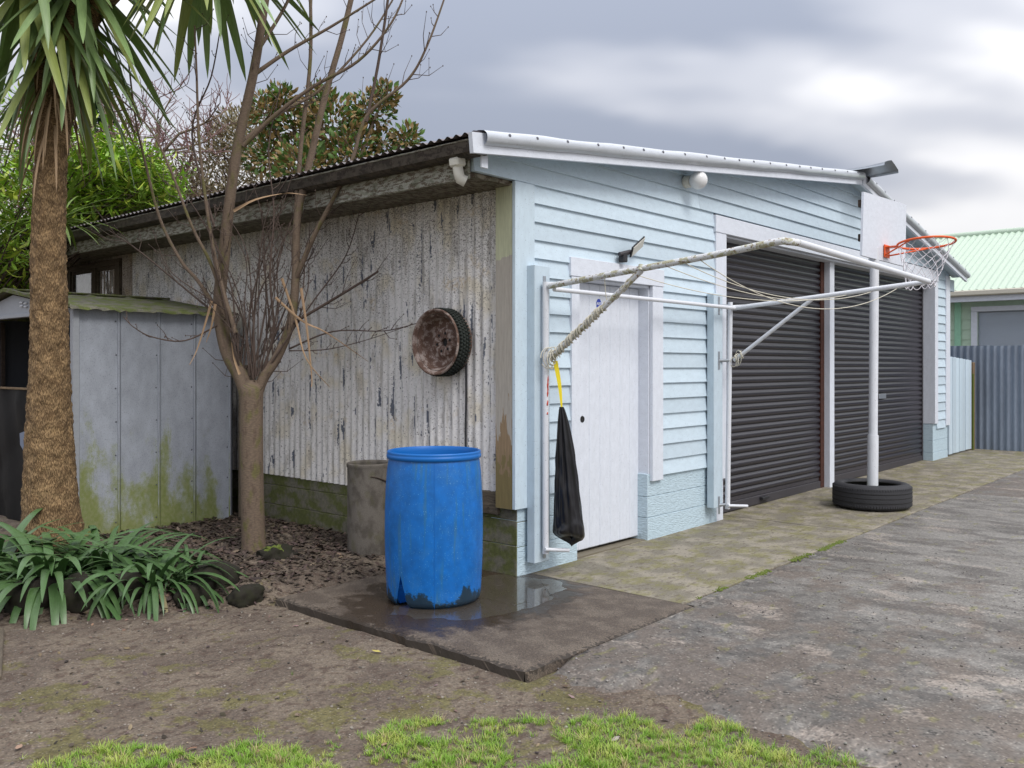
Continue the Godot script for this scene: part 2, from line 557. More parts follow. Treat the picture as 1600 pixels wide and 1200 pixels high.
	var t_bark2 := paint(512, 256, func(x: int, y: int) -> Color:
		var c := Color(0.42, 0.36, 0.305).lerp(Color(0.38, 0.36, 0.22), smoothstep(0.05, 0.6, c1.get_noise_2d(x * 1.5, y * 3.0)))
		c = c.lerp(Color(0.34, 0.28, 0.24), 0.6 * smoothstep(0.15, 0.5, c2.get_noise_2d(x * 0.5, y * 1.4)))
		var g := 1.0 + 0.16 * c3.get_noise_2d(x * 1.5, y * 0.5)
		return Color(c.r * g, c.g * g, c.b * g))
	mat("tree_bark", Color(1, 1, 1), 0.9, {"tex": t_bark2, "htex": t_bark2, "bump": 0.3, "scale": Vector3(0.7, 1.5, 1)})
	mat("twig", C8(80, 66, 59), 0.85)
	mat("pink_twig", C8(124, 94, 92), 0.9)
	mat("dead_leaf", C8(160, 118, 74), 0.9, {"back": Color(0.2, 0.15, 0.1)})
	var t_strap := paint(64, 512, func(x: int, y: int) -> Color:
		var g := 0.92 + 0.12 * n3.get_noise_2d(x * 2.0, y * 0.05) + 0.06 * n2.get_noise_2d(x, y)
		return Color(g, g, g))
	mat("yucca_leaf", Color(1, 1, 1), 0.42, {"tex": t_strap, "vcol": true, "back": Color(0.22, 0.3, 0.1), "scale": Vector3(1, 0.5, 1)})
	mat("lily_leaf", Color(1, 1, 1), 0.4, {"tex": t_strap, "vcol": true, "back": Color(0.15, 0.25, 0.1), "scale": Vector3(1, 1, 1)})
	mat("leaf", Color(1, 1, 1), 0.5, {"vcol": true, "back": Color(0.35, 0.42, 0.12)})
	mat("litter", Color(1, 1, 1), 0.85, {"vcol": true})
	mat("blade", Color(1, 1, 1), 0.55, {"vcol": true, "back": Color(0.3, 0.4, 0.1)})
	mat("stone", C8(96, 88, 82), 0.9, {"tex": t_moss, "tri": true, "scale": Vector3(2.0, 2.0, 2.0)})
	mat("moss", C8(92, 104, 44), 1.0)
	# neighbours
	mat("green_wall", C8(188, 211, 188), 0.6, {"tex": t_paint, "scale": Vector3(0.5, 0.5, 1)})
	mat("green_trim", C8(158, 210, 180), 0.6, {"tex": t_paint})
	mat("green_roof", C8(190, 208, 190), 0.5, {"tex": t_paint, "scale": Vector3(0.6, 0.6, 1)})
	mat("cream", C8(205, 200, 186), 0.6, {"tex": t_paint})
	mat("blind", C8(186, 192, 208), 0.5)
	var t_fence := paint(512, 512, func(x: int, y: int) -> Color:
		var g := 1.0 + 0.10 * c1.get_noise_2d(x * 2.0, y * 0.5) + 0.06 * c3.get_noise_2d(x, y * 0.2)
		return Color(0.47 * g, 0.51 * g, 0.57 * g))
	mat("fence", Color(1, 1, 1), 0.5, {"tex": t_fence, "scale": Vector3(0.4, 0.4, 1)})
	# ---------- ground
	var g1 := noise(31, 0.006, 5)
	var g2 := noise(32, 0.03, 4)
	var g3 := noise(33, 0.12, 3)
	var g4 := noise(34, 0.4, 2)
	# bare yard soil, 6 x 6 m from (-4.5, -2.2)
	var t_soil := paint(2048, 2048, func(x: int, y: int) -> Color:
		var X := x * 1.0
		var Y := y * 1.0
		var wx := X * 6.0 / 2048.0 - 4.5
		var wz := Y * 6.0 / 2048.0 - 2.2
		var c := Color(0.365, 0.32, 0.28).lerp(Color(0.425, 0.38, 0.33), smoothstep(-0.35, 0.35, g1.get_noise_2d(X, Y) + 0.25 * g2.get_noise_2d(X, Y)))
		c = c.lerp(Color(0.29, 0.235, 0.20), 0.75 * smoothstep(0.12, 0.42, g2.get_noise_2d(X + 700.0, Y * 1.4) + 0.3 * g3.get_noise_2d(X, Y)))
		# moss film in patches
		var ms := g1.get_noise_2d(X * 1.3 + 333.0, Y * 1.3) + 0.35 * g2.get_noise_2d(X, Y + 99.0) + 0.25 * g3.get_noise_2d(X, Y)
		var zone := clampf(0.22 - absf((wz - 0.55 * wx - 2.15)) * 0.22, -0.3, 0.3)
		c = c.lerp(Color(0.36, 0.36, 0.14), 0.45 * smoothstep(0.20, 0.5, ms + zone))
		var g := 1.0 + 0.2 * g3.get_noise_2d(X, Y) + 0.28 * g4.get_noise_2d(X, Y)
		c = Color(c.r * g, c.g * g, c.b * g)
		var st := g4.get_noise_2d(X * 0.55 + 40.0, Y * 0.7)
		if st > 0.60:
			c = c.lerp(Color(0.62, 0.58, 0.54), 0.7)
		elif st < -0.62:
			c = c.lerp(Color(0.16, 0.12, 0.10), 0.7)
		return c, 1.85)
	var h_soil := paint(1024, 1024, func(x: int, y: int) -> Color:
		var g := 0.5 + 0.2 * g2.get_noise_2d(x * 2.0, y * 2.0) + 0.2 * g3.get_noise_2d(x * 2.0, y * 2.0) + 0.15 * g4.get_noise_2d(x * 2.0, y * 2.0)
		return Color(g, g, g), 2.0)
	mat("soil", Color(1, 1, 1), 0.95, {"tex": t_soil, "htex": h_soil, "bump": 1.6, "scale": Vector3(1 / 6.0, 1 / 6.0, 1), "offset": Vector3(4.5 / 6.0, 2.2 / 6.0, 0)})
	# apron concrete along the garage: grey-brown with moss, 12 x 1.5 m from (0, 0)
	var t_apron := paint(2048, 512, func(x: int, y: int) -> Color:
		var X := x * 1.0
		var Y := y * 2.0
		var c := Color(0.46, 0.435, 0.385).lerp(Color(0.56, 0.53, 0.475), smoothstep(-0.3, 0.4, g1.get_noise_2d(X * 1.5, Y * 0.8)))
		var ms := g1.get_noise_2d(X * 1.6 + 800.0, Y * 1.0) + 0.4 * g2.get_noise_2d(X * 1.2, Y) + 0.3 * g3.get_noise_2d(X, Y)
		c = c.lerp(Color(0.44, 0.425, 0.25), 0.62 * smoothstep(-0.12, 0.5, ms))
		c = c.lerp(Color(0.33, 0.29, 0.25), 0.5 * smoothstep(0.2, 0.5, g2.get_noise_2d(X * 0.9, Y + 500.0)))
		var g := 1.0 + 0.12 * g3.get_noise_2d(X, Y) + 0.14 * g4.get_noise_2d(X, Y)
		c = Color(c.r * g, c.g * g, c.b * g)
		if g4.get_noise_2d(X * 0.6, Y * 0.6) > 0.66:
			c = c.lerp(Color(0.68, 0.66, 0.6), 0.6)
		return c, 1.4)
	mat("apron", Color(1, 1, 1), 0.85, {"tex": t_apron, "htex": t_apron, "bump": 0.5, "scale": Vector3(1 / 6.0, 1 / 1.5, 1)})
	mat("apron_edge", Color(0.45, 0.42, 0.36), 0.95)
	# wet slab: dark concrete; standing damp makes it glossier
	var t_slab := paint(1024, 1024, func(x: int, y: int) -> Color:
		var X := x * 1.0
		var Y := y * 1.0
		var wx := X / 1024.0 * 2.0 - 1.6
		var wz := Y / 1024.0 * 2.4 - 0.9
		var c := Color(0.32, 0.28, 0.245).lerp(Color(0.385, 0.345, 0.305), smoothstep(-0.3, 0.4, g1.get_noise_2d(X * 1.5, Y * 1.5) + 0.3 * g2.get_noise_2d(X, Y)))
		var d := Vector2((wx + 0.62) / 0.85, (wz - 0.12) / 0.62).length() + 0.28 * g1.get_noise_2d(X * 2.0, Y * 2.0) + 0.08 * g2.get_noise_2d(X, Y)
		c = c.lerp(Color(0.215, 0.175, 0.14), 1.0 - smoothstep(0.85, 1.12, d))
		var g := 1.0 + 0.2 * g3.get_noise_2d(X, Y) + 0.42 * g4.get_noise_2d(X, Y)
		c = Color(c.r * g, c.g * g, c.b * g)
		var st := g4.get_noise_2d(X * 0.6 + 90.0, Y * 0.6)
		if st > 0.6 and d > 0.8:
			c = c.lerp(Color(0.58, 0.54, 0.50), 0.55)
		var rim := minf(wx + 1.41, 1.285 - wz) + 0.05 * g2.get_noise_2d(X * 2.0, Y * 2.0)
		if rim < 0.02:
			c = c.lerp(Color(0.17, 0.145, 0.12), 0.7)
		return c, 1.5)
	var r_slab := paint(512, 512, func(x: int, y: int) -> Color:
		var X := x * 2.0
		var Y := y * 2.0
		var wx := X / 1024.0 * 2.0 - 1.6
		var wz := Y / 1024.0 * 2.4 - 0.9
		var d := Vector2((wx + 0.62) / 0.85, (wz - 0.12) / 0.62).length() + 0.28 * g1.get_noise_2d(X * 2.0, Y * 2.0) + 0.08 * g2.get_noise_2d(X, Y)
		var g := lerpf(0.3, 0.75, smoothstep(0.8, 1.2, d)) + 0.06 * g2.get_noise_2d(X, Y)
		return Color(g, g, g))
	mat("slab", Color(1, 1, 1), 1.0, {"tex": t_slab, "rtex": r_slab, "htex": t_slab, "bump": 0.8, "scale": Vector3(0.5, 1 / 2.4, 1), "offset": Vector3(0.8, 0.375, 0)})
	mat("water", Color(0.75, 0.72, 0.66, 0.05), 0.02, {"alpha": true})
	# driveway: worn asphalt with grit, mud and pale patches; 8 x 8 m from (-2, 0)
	var t_drive := paint(2048, 2048, func(x: int, y: int) -> Color:
		var X := x * 1.0
		var Y := y * 1.0
		var wx := X * 8.0 / 2048.0 - 2.0
		var wz := Y * 8.0 / 2048.0
		var c := Color(0.405, 0.39, 0.37).lerp(Color(0.49, 0.475, 0.455), smoothstep(-0.6, 0.5, g1.get_noise_2d(X * 1.6, Y * 0.6) + 0.3 * g2.get_noise_2d(X, Y * 0.4)))
		c = c.lerp(Color(0.30, 0.28, 0.265), 0.65 * smoothstep(0.0, 0.45, g1.get_noise_2d(X * 2.0 + 250.0, Y * 0.9) + 0.35 * g2.get_noise_2d(X * 1.3, Y * 0.5)))
		# mud trodden over it towards the yard
		var d := (wx + 1.2) * 0.55 + (1.9 - wz) * -0.1
		var grit := smoothstep(2.2, 0.3, Vector2(wx + 0.6, (wz - 1.9) * 1.2).length() + 0.9 * g1.get_noise_2d(X * 1.7 + 60.0, Y * 1.7))
		c = c.lerp(Color(0.27, 0.26, 0.25), 0.55 * grit * smoothstep(-0.35, 0.25, g2.get_noise_2d(X * 1.2, Y * 1.6) + 0.4 * g3.get_noise_2d(X, Y)))
		var md := g1.get_noise_2d(X + 900.0, Y * 1.5) + 0.35 * g2.get_noise_2d(X, Y + 70.0) + clampf(0.55 - 0.35 * d, -0.5, 0.6)
		c = c.lerp(Color(0.385, 0.34, 0.305), 0.7 * smoothstep(0.0, 0.7, md))
		c = c.lerp(Color(0.62, 0.575, 0.535), 0.6 * smoothstep(0.26, 0.6, g1.get_noise_2d(X * 1.5 + 1500.0, Y * 0.8 + 200.0) + 0.25 * g3.get_noise_2d(X, Y)))
		c = c.lerp(Color(0.44, 0.43, 0.24), 0.5 * smoothstep(0.38, 0.6, g2.get_noise_2d(X * 0.5 + 400.0, Y * 1.2)))
		var g := 1.0 + 0.16 * g3.get_noise_2d(X, Y) + 0.26 * g4.get_noise_2d(X * 1.1, Y * 1.1)
		c = Color(c.r * g, c.g * g, c.b * g)
		var cr := absf(g1.get_noise_2d(X * 1.3 + 77.0, Y * 0.45) + 0.06 * g3.get_noise_2d(X, Y))
		if cr < 0.008 and g1.get_noise_2d(X + 900.0, Y) > -0.05:
			c = c.lerp(Color(0.13, 0.12, 0.11), 0.7)
		var st := g4.get_noise_2d(X * 0.7 + 400.0, Y * 0.8)
		if st > 0.58:
			c = c.lerp(Color(0.70, 0.68, 0.64), 0.6)
		elif st < -0.60:
			c = c.lerp(Color(0.15, 0.14, 0.13), 0.6)
		return c, 1.75)
	var h_drive := paint(1024, 1024, func(x: int, y: int) -> Color:
		var g := 0.5 + 0.16 * g2.get_noise_2d(x * 2.0, y * 2.0) + 0.22 * g3.get_noise_2d(x * 2.0, y * 2.0) + 0.22 * g4.get_noise_2d(x * 2.0, y * 2.0)
		return Color(g, g, g), 2.0)
	mat("drive", Color(1, 1, 1), 0.66, {"tex": t_drive, "htex": h_drive, "bump": 0.7, "scale": Vector3(0.125, 0.125, 1), "offset": Vector3(0.25, 0, 0)})

# ------------------------------------------------------------------ camera, sky, sun
func make_view() -> void:
	var cam := Camera3D.new()
	cam.name = "camera"
	add_child(cam)
	cam.look_at_from_position(CAM, CAM + FWD)
	cam.projection = Camera3D.PROJECTION_FRUSTUM
	cam.near = 0.1
	cam.far = 400.0
	cam.size = 0.2 * 600.0 / 1412.0
	cam.frustum_offset = Vector2(0, -0.1 * 28.0 / 1412.0)
	cam.current = true

	# a ceiling of drifting cloud: streets of lighter and darker grey running out to the horizon
	var a := noise(504, 0.55, 5)
	var b := noise(52, 1.6, 4)
	var along := Vector3(0.80, 0, 0.60).normalized()
	var across := Vector3(0.60, 0, -0.80).normalized()
	var w := 768
	var h := 384
	var im := Image.create(w, h, false, Image.FORMAT_RGBAF)
	for y in h:
		var el := PI * 0.5 - PI * (y + 0.5) / h
		for x in w:
			var az := TAU * ((x + 0.5) / w - 0.5)
			var d := Vector3(sin(az) * cos(el), sin(el), -cos(az) * cos(el))
			var up := maxf(d.y, 0.0)
			var p := Vector2(d.dot(along), d.dot(across)) / (up + 0.16)
			var n := a.get_noise_2d(p.x * 0.55, p.y * 1.5) + 0.3 * b.get_noise_2d(p.x * 0.5, p.y * 1.4)
			var c := Color(0.215, 0.24, 0.30).lerp(Color(0.37, 0.385, 0.43), smoothstep(-0.45, -0.05, n)).lerp(Color(0.60, 0.60, 0.615), smoothstep(-0.05, 0.30, n))
			c = c.lerp(Color(0.64, 0.64, 0.645), 0.6 * exp(-pow((up - 0.07) / 0.07, 2.0)))
			# an overcast sky grows brighter towards the zenith
			var k := 0.86 * (1.0 + 2.0 * up)
			if d.y < 0.0:
				c = Color(0.3, 0.29, 0.27); k = 1.0
			im.set_pixel(x, y, Color(c.r * k, c.g * k, c.b * k, 1))
	var sky_mat := PanoramaSkyMaterial.new()
	sky_mat.panorama = ImageTexture.create_from_image(im)
	var sky := Sky.new()
	sky.sky_material = sky_mat
	var env := Environment.new()
	env.background_mode = Environment.BG_SKY
	env.sky = sky
	env.tonemap_mode = Environment.TONE_MAPPER_LINEAR
	env.tonemap_exposure = 1.42
	env.sdfgi_enabled = true
	env.ssao_enabled = true
	env.ssil_enabled = true
	var we := WorldEnvironment.new()
	we.name = "environment"
	we.environment = env
	add_child(we)
	var sun := DirectionalLight3D.new()
	sun.name = "sun"
	sun.light_energy = 0.5
	sun.light_angular_distance = 24.0
	sun.light_color = Color(1.0, 0.985, 0.96)
	sun.shadow_enabled = true
	add_child(sun)
	sun.look_at_from_position(Vector3(-1.6, 9, 8), Vector3.ZERO)

# ------------------------------------------------------------------ ground
var gn := noise(61, 1.1, 4)
var gf := noise(62, 7.0, 3)

func bed(x: float, z: float) -> float:
	return minf((x + 1.39) * 0.538 - (z + 0.69) * 0.843, -0.72 - z)

func soil_h(x: float, z: float) -> float:
	var s := bed(x, z)
	var y := -0.042 + gy(x) + 0.012 * gn.get_noise_2d(x, z) + 0.006 * gf.get_noise_2d(x, z)
	if s > 0.0:
		y += 0.085 * smoothstep(0.0, 0.3, s) + 0.025 * smoothstep(0.3, 1.6, s) + 0.02 * gf.get_noise_2d(x * 0.7, z * 0.7) * smoothstep(0.0, 0.3, s)
	if x > -1.42 and z > -0.6 and z < 1.32 and x < 0.3:
		y = -0.06
	if x > 0.0:
		y -= 0.05 * smoothstep(0.0, 0.25, x)
	return y

func drive_edge(z: float) -> float:
	return -1.28 + 0.16 * gn.get_noise_2d(z * 1.5, 9.0) + 0.07 * gf.get_noise_2d(z, 3.0) - 0.10 * smoothstep(2.4, 3.2, z)

func steps(lo: float, hi: float, d: float) -> Array:
	var r := []
	var k := maxi(1, int(round((hi - lo) / d)))
	for i in k + 1:
		r.append(lo + (hi - lo) * i / k)
	return r

func make_ground() -> void:
	var xs := [-150.0, -60.0, -25.0, -12.0, -7.0] + steps(-5.0, 0.4, 0.035) + [1.0, 2.0, 4.0, 8.0, 14.0, 25.0, 60.0, 150.0]
	var zs := [-150.0, -60.0, -25.0, -14.0, -9.0, -6.5, -5.0] + steps(-4.2, 4.6, 0.04) + [6.0, 9.0, 15.0, 30.0, 80.0, 150.0]
	var rows := []
	var uvs := []
	for z in zs:
		var r := []
		var u := []
		for x in xs:
			r.append(Vector3(x, soil_h(x, z), z))
			u.append(Vector2(x, z))
		rows.append(r)
		uvs.append(u)
	var mb := MB.new()
	mb.sheet(rows, uvs, false, true)
	structure(mb, "ground", M.soil)

	# driveway
	rows = []
	uvs = []
	for z in [1.215, 1.24, 1.28, 1.30] + steps(1.33, 4.6, 0.04) + [5.2, 6.0, 8.0, 12.0]:
		var x0: float = 0.14 if z < 1.295 else drive_edge(z)
		var r := []
		var u := []
		for t in steps(0.0, 1.0, 0.0125):
			var x: float = x0 + (x0 + 1.6 - x0) * t * 1.6 if t < 0.5 else lerpf(x0 + 1.28, 24.0, pow((t - 0.5) * 2.0, 1.6))
			var y := gy(x) - 0.008 + 0.010 * gn.get_noise_2d(x * 0.8, z * 0.8) + 0.005 * gf.get_noise_2d(x, z)
			if z > 1.295:
				y = lerpf(soil_h(x, z) - 0.006, y, smoothstep(0.0, 0.28, x - x0))
			if z < 1.5 and x > 0.1:
				y = minf(y, gy(x) - 0.006)
			r.append(Vector3(x, y, z))
			u.append(Vector2(x, z))
		rows.append(r)
		uvs.append(u)
	mb = MB.new()
	mb.sheet(rows, uvs, false, true)
	structure(mb, "driveway", M.drive)

	# concrete apron in front of the garage, cast in lengths
	var ap := Node3D.new()
	ap.name = "pavement"
	add_child(ap)
	ap.set_meta("kind", "structure")
	for seg in [[0.135, 3.05], [3.062, 6.3], [6.312, 9.6], [9.612, 22.0]]:
		rows = []
		uvs = []
		var zs2 := [-0.55, -0.2, 0.0, 0.3, 0.6, 0.9, 1.1, 1.195, 1.205, 1.205]
		for k in zs2.size():
			var r := []
			var u := []
			for x in steps(seg[0], seg[1], 0.1):
				var zz: float = zs2[k] + 0.012 * gf.get_noise_2d(x * 0.6, 40.0) * (1.0 if k > 5 else 0.0)
				var y: float = gy(x) + (0.0 if k < 8 else (-0.006 if k == 8 else -0.12)) + 0.003 * gn.get_noise_2d(x * 2.0, zz * 2.0) - 0.004
				r.append(Vector3(x, y, zz))
				u.append(Vector2(x, zz))
			rows.append(r)
			uvs.append(u)
		mb = MB.new()
		mb.sheet(rows, uvs, false, true)
		part(mb, "slab", M.apron, ap)

	# wet slab by the corner
	rows = []
	uvs = []
	var ring := []
	var xr := steps(-1.41, 0.128, 0.05)
	var zr := steps(-0.72, 1.285, 0.05)
	for i in zr.size():
		var r := []
		var u := []
		for j in xr.size():
			var x: float = xr[j]
			var z: float = zr[i]
			if j == 0: x += 0.022 * gf.get_noise_2d(z, 1.0) + 0.014 * gf.get_noise_2d(z * 3.0, 5.0)
			if i == zr.size() - 1: z += 0.022 * gf.get_noise_2d(x, 2.0) + 0.014 * gf.get_noise_2d(x * 3.0, 6.0)
			var e := minf(minf(x + 1.41, 1.285 - z), 1.0)
			var y := 0.0 - 0.01 * (1.0 - smoothstep(0.0, 0.06, e)) - 0.0035 * (1.0 - smoothstep(0.5, 1.0, Vector2((x + 0.62) / 0.85, (z - 0.12) / 0.6).length())) + 0.0015 * gn.get_noise_2d(x * 3.0, z * 3.0)
			if x > 0.05: y = minf(y, -0.003)
			r.append(Vector3(x, y, z))
			u.append(Vector2(x, z))
		rows.append(r)
		uvs.append(u)
	mb = MB.new()
	mb.sheet(rows, uvs, false, true)
	var l0 := []
	var l1 := []
	var m0 := []
	var m1 := []
	for i in zr.size():
		l0.append(rows[i][0]); l1.append(rows[i][0] + Vector3(-0.006 - 0.006 * absf(gf.get_noise_2d(zr[i] * 3.0, 7.0)), -0.08, 0))
	for j in xr.size():
		m0.append(rows[zr.size() - 1][j]); m1.append(rows[zr.size() - 1][j] + Vector3(0, -0.08, 0.006 + 0.006 * absf(gf.get_noise_2d(xr[j] * 3.0, 8.0))))
	for q in [[l0, l1, false], [m0, m1, false]]:
		var uu := []
		for rr in [q[0], q[1]]:
			var ur := []
			for p in rr:
				ur.append(Vector2(p.x, p.z + p.y))
			uu.append(ur)
		mb.sheet([q[0], q[1]], uu, false, true)
	structure(mb, "pavement_slab", M.slab)

	# puddle
	mb = MB.new()
	var pts := []
	for i in 64:
		var a := TAU * i / 64.0
		var rr := 1.0 + 0.16 * gn.get_noise_2d(cos(a) * 1.3 + 4.0, sin(a) * 1.3) + 0.10 * gf.get_noise_2d(cos(a) * 0.4, sin(a) * 0.4)
		pts.append(Vector3(-0.55 + cos(a) * 0.60 * rr, 0.0006, 0.17 - sin(a) * 0.43 * rr))
	mb.face(pts)
	structure(mb, "water", M.water)

	# moss along the joint of the apron
	var lump := MB.new()
	lump.lathe([Vector2(0.0001, 0.012), Vector2(0.008, 0.010), Vector2(0.014, 0.005), Vector2(0.017, -0.004)], 7)
	var lm := lump.mesh(M.moss)
	var xf := []
	rng.seed = 5
	for i in 900:
		var x := 0.3 + 2.3 * pow(rng.randf(), 0.8)
		var z := 1.207 + rng.randfn(0.0, 0.014) + 0.012 * gf.get_noise_2d(x * 0.6, 40.0)
		if gn.get_noise_2d(x * 2.0, 77.0) < -0.12:
			continue
		xf.append(Transform3D(Basis(Vector3.UP, R(0, TAU)).scaled(Vector3(R(0.25, 0.6), R(0.3, 0.7), R(0.25, 0.6))), Vector3(x, gy(x) - 0.006, z)))
	tag(many(lm, "moss", self, xf), "green moss growing in the joint between concrete and driveway", "moss")

	# grit
	var peb := MB.new()
	peb.lathe([Vector2(0.0005, 0.5), Vector2(0.42, 0.32), Vector2(0.5, -0.05), Vector2(0.3, -0.4)], 6)
	var pm := peb.mesh(M.litter)
	xf = []
	var cols := []
	for i in 5000:
		var z := R(1.3, 4.4)
		var x := R(-3.9, 2.6)
		var g := rng.randf()
		var on := x > drive_edge(z)
		if x < drive_edge(z) - 0.05 and g > 0.2:
			continue
		var y := gy(x) - 0.008 + 0.010 * gn.get_noise_2d(x * 0.8, z * 0.8) if on else soil_h(x, z)
		if on:
			y = lerpf(soil_h(x, z), y, smoothstep(0.0, 0.28, x - drive_edge(z)))
		var s := 0.004 + 0.011 * pow(rng.randf(), 4.0)
		xf.append(Transform3D(Basis(Vector3(R(-1, 1), 1, R(-1, 1)).normalized(), R(0, TAU)).scaled(Vector3(s, s * 0.8, s)), Vector3(x, y + s * 0.15, z)))
		var t := R(0.08, 0.30)
		cols.append(Color(t, t * R(0.88, 0.98), t * R(0.78, 0.95)))
	for i in 3000:
		var x := R(-4.2, -1.42)
		var z := R(-1.4, 2.6)
		if bed(x, z) > 0.0:
			continue
		var s := 0.004 + 0.012 * pow(rng.randf(), 4.0)
		xf.append(Transform3D(Basis(Vector3.UP, R(0, TAU)).scaled(Vector3(s, s * 0.7, s)), Vector3(x, soil_h(x, z) + s * 0.15, z)))
		var t := R(0.05, 0.28)
		cols.append(Color(t, t * 0.88, t * 0.75))
	tag(many(pm, "gravel", self, xf, cols), "loose grit and small stones scattered over driveway and soil", "gravel")

# where grass grows: nearer than a wavering line across the yard
func lawn(x: float, z: float) -> float:
	var p := Vector3(x, 0, z) - CAM
	var d := p.dot(FWD)
	var sx := 800.0 + 1412.0 * p.dot(RGT) / d
	var edge := 3.42
	if sx < 560.0:
		edge = lerpf(3.32, 3.60, clampf((sx - 120.0) / 440.0, 0.0, 1.0))
	elif sx < 1080.0:
		edge = lerpf(3.60, 3.70, (sx - 560.0) / 520.0)
	else:
		edge = lerpf(3.70, 3.15, clampf((sx - 1080.0) / 320.0, 0.0, 1.3))
	return edge - d

func make_grass() -> void:
	var tuft := MB.new()
	rng.seed = 8
	for b in 9:
		var a := TAU * b / 9.0 + R(-0.3, 0.3)
		var o := Vector3(cos(a), 0, sin(a)) * R(0.002, 0.012)
		var dir := Vector3(cos(a), 0, sin(a))
		var h := R(0.025, 0.05)
		var ln := R(0.2, 0.9) * h
		var s := dir.cross(Vector3.UP)
		var w := R(0.0011, 0.0019)
		tuft.tint = Color(1, 1, 1)
		tuft.strap([o, o + Vector3.UP * h * 0.55 + dir * ln * 0.25, o + Vector3.UP * h + dir * ln], [w, w * 0.85, w * 0.1], [s, s, s], 0.1)
	var tm := tuft.mesh(M.blade)
	var xf := []
	var cols := []
	var pn := noise(71, 2.2, 3)
	for i in 90000:
		var x := R(-5.0, 0.4)
		var z := R(-0.4, 4.6)
		var l := lawn(x, z)
		if l < -0.1 or Vector2(x - CAM.x, z - CAM.z).length() < 1.3:
			continue
		var q := pn.get_noise_2d(x, z) + 0.4 * gf.get_noise_2d(x, z) + clampf(l * 1.6, -0.3, 0.28)
		if q < -0.12 + 0.25 * rng.randf():
			continue
		var s := R(0.5, 1.05) * (0.8 + 0.5 * clampf(q, 0.0, 1.0))
		xf.append(Transform3D(Basis(Vector3.UP, R(0, TAU)).scaled(Vector3(s, s * R(0.3, 1.05), s)), Vector3(x, soil_h(x, z) - 0.002, z)))
		var dry := clampf(R(-0.2, 0.7) + pn.get_noise_2d(x * 2.0 + 30.0, z * 2.0), 0.0, 1.0)
		cols.append(Color(0.19, 0.36, 0.03).lerp(Color(0.44, 0.48, 0.11), dry) if rng.randf() < 0.9 else Color(0.42, 0.33, 0.17))
	for i in 240:   # stray tufts out on the soil
		var x := R(-4.2, -1.3)
		var z := R(-0.2, 2.4)
		var l := lawn(x, z)
		if l > 0.0 or l < -0.8 or rng.randf() < -l * 1.2 or gn.get_noise_2d(x * 3.0, z * 3.0) < 0.1:
			continue
		xf.append(Transform3D(Basis(Vector3.UP, R(0, TAU)).scaled(Vector3.ONE * R(0.25, 0.6)), Vector3(x, soil_h(x, z) - 0.002, z)))
		cols.append(Color(0.14, 0.24, 0.04))
	tag(many(tm, "grass", self, xf, cols), "short patchy green grass at the near edge of the muddy yard", "grass")

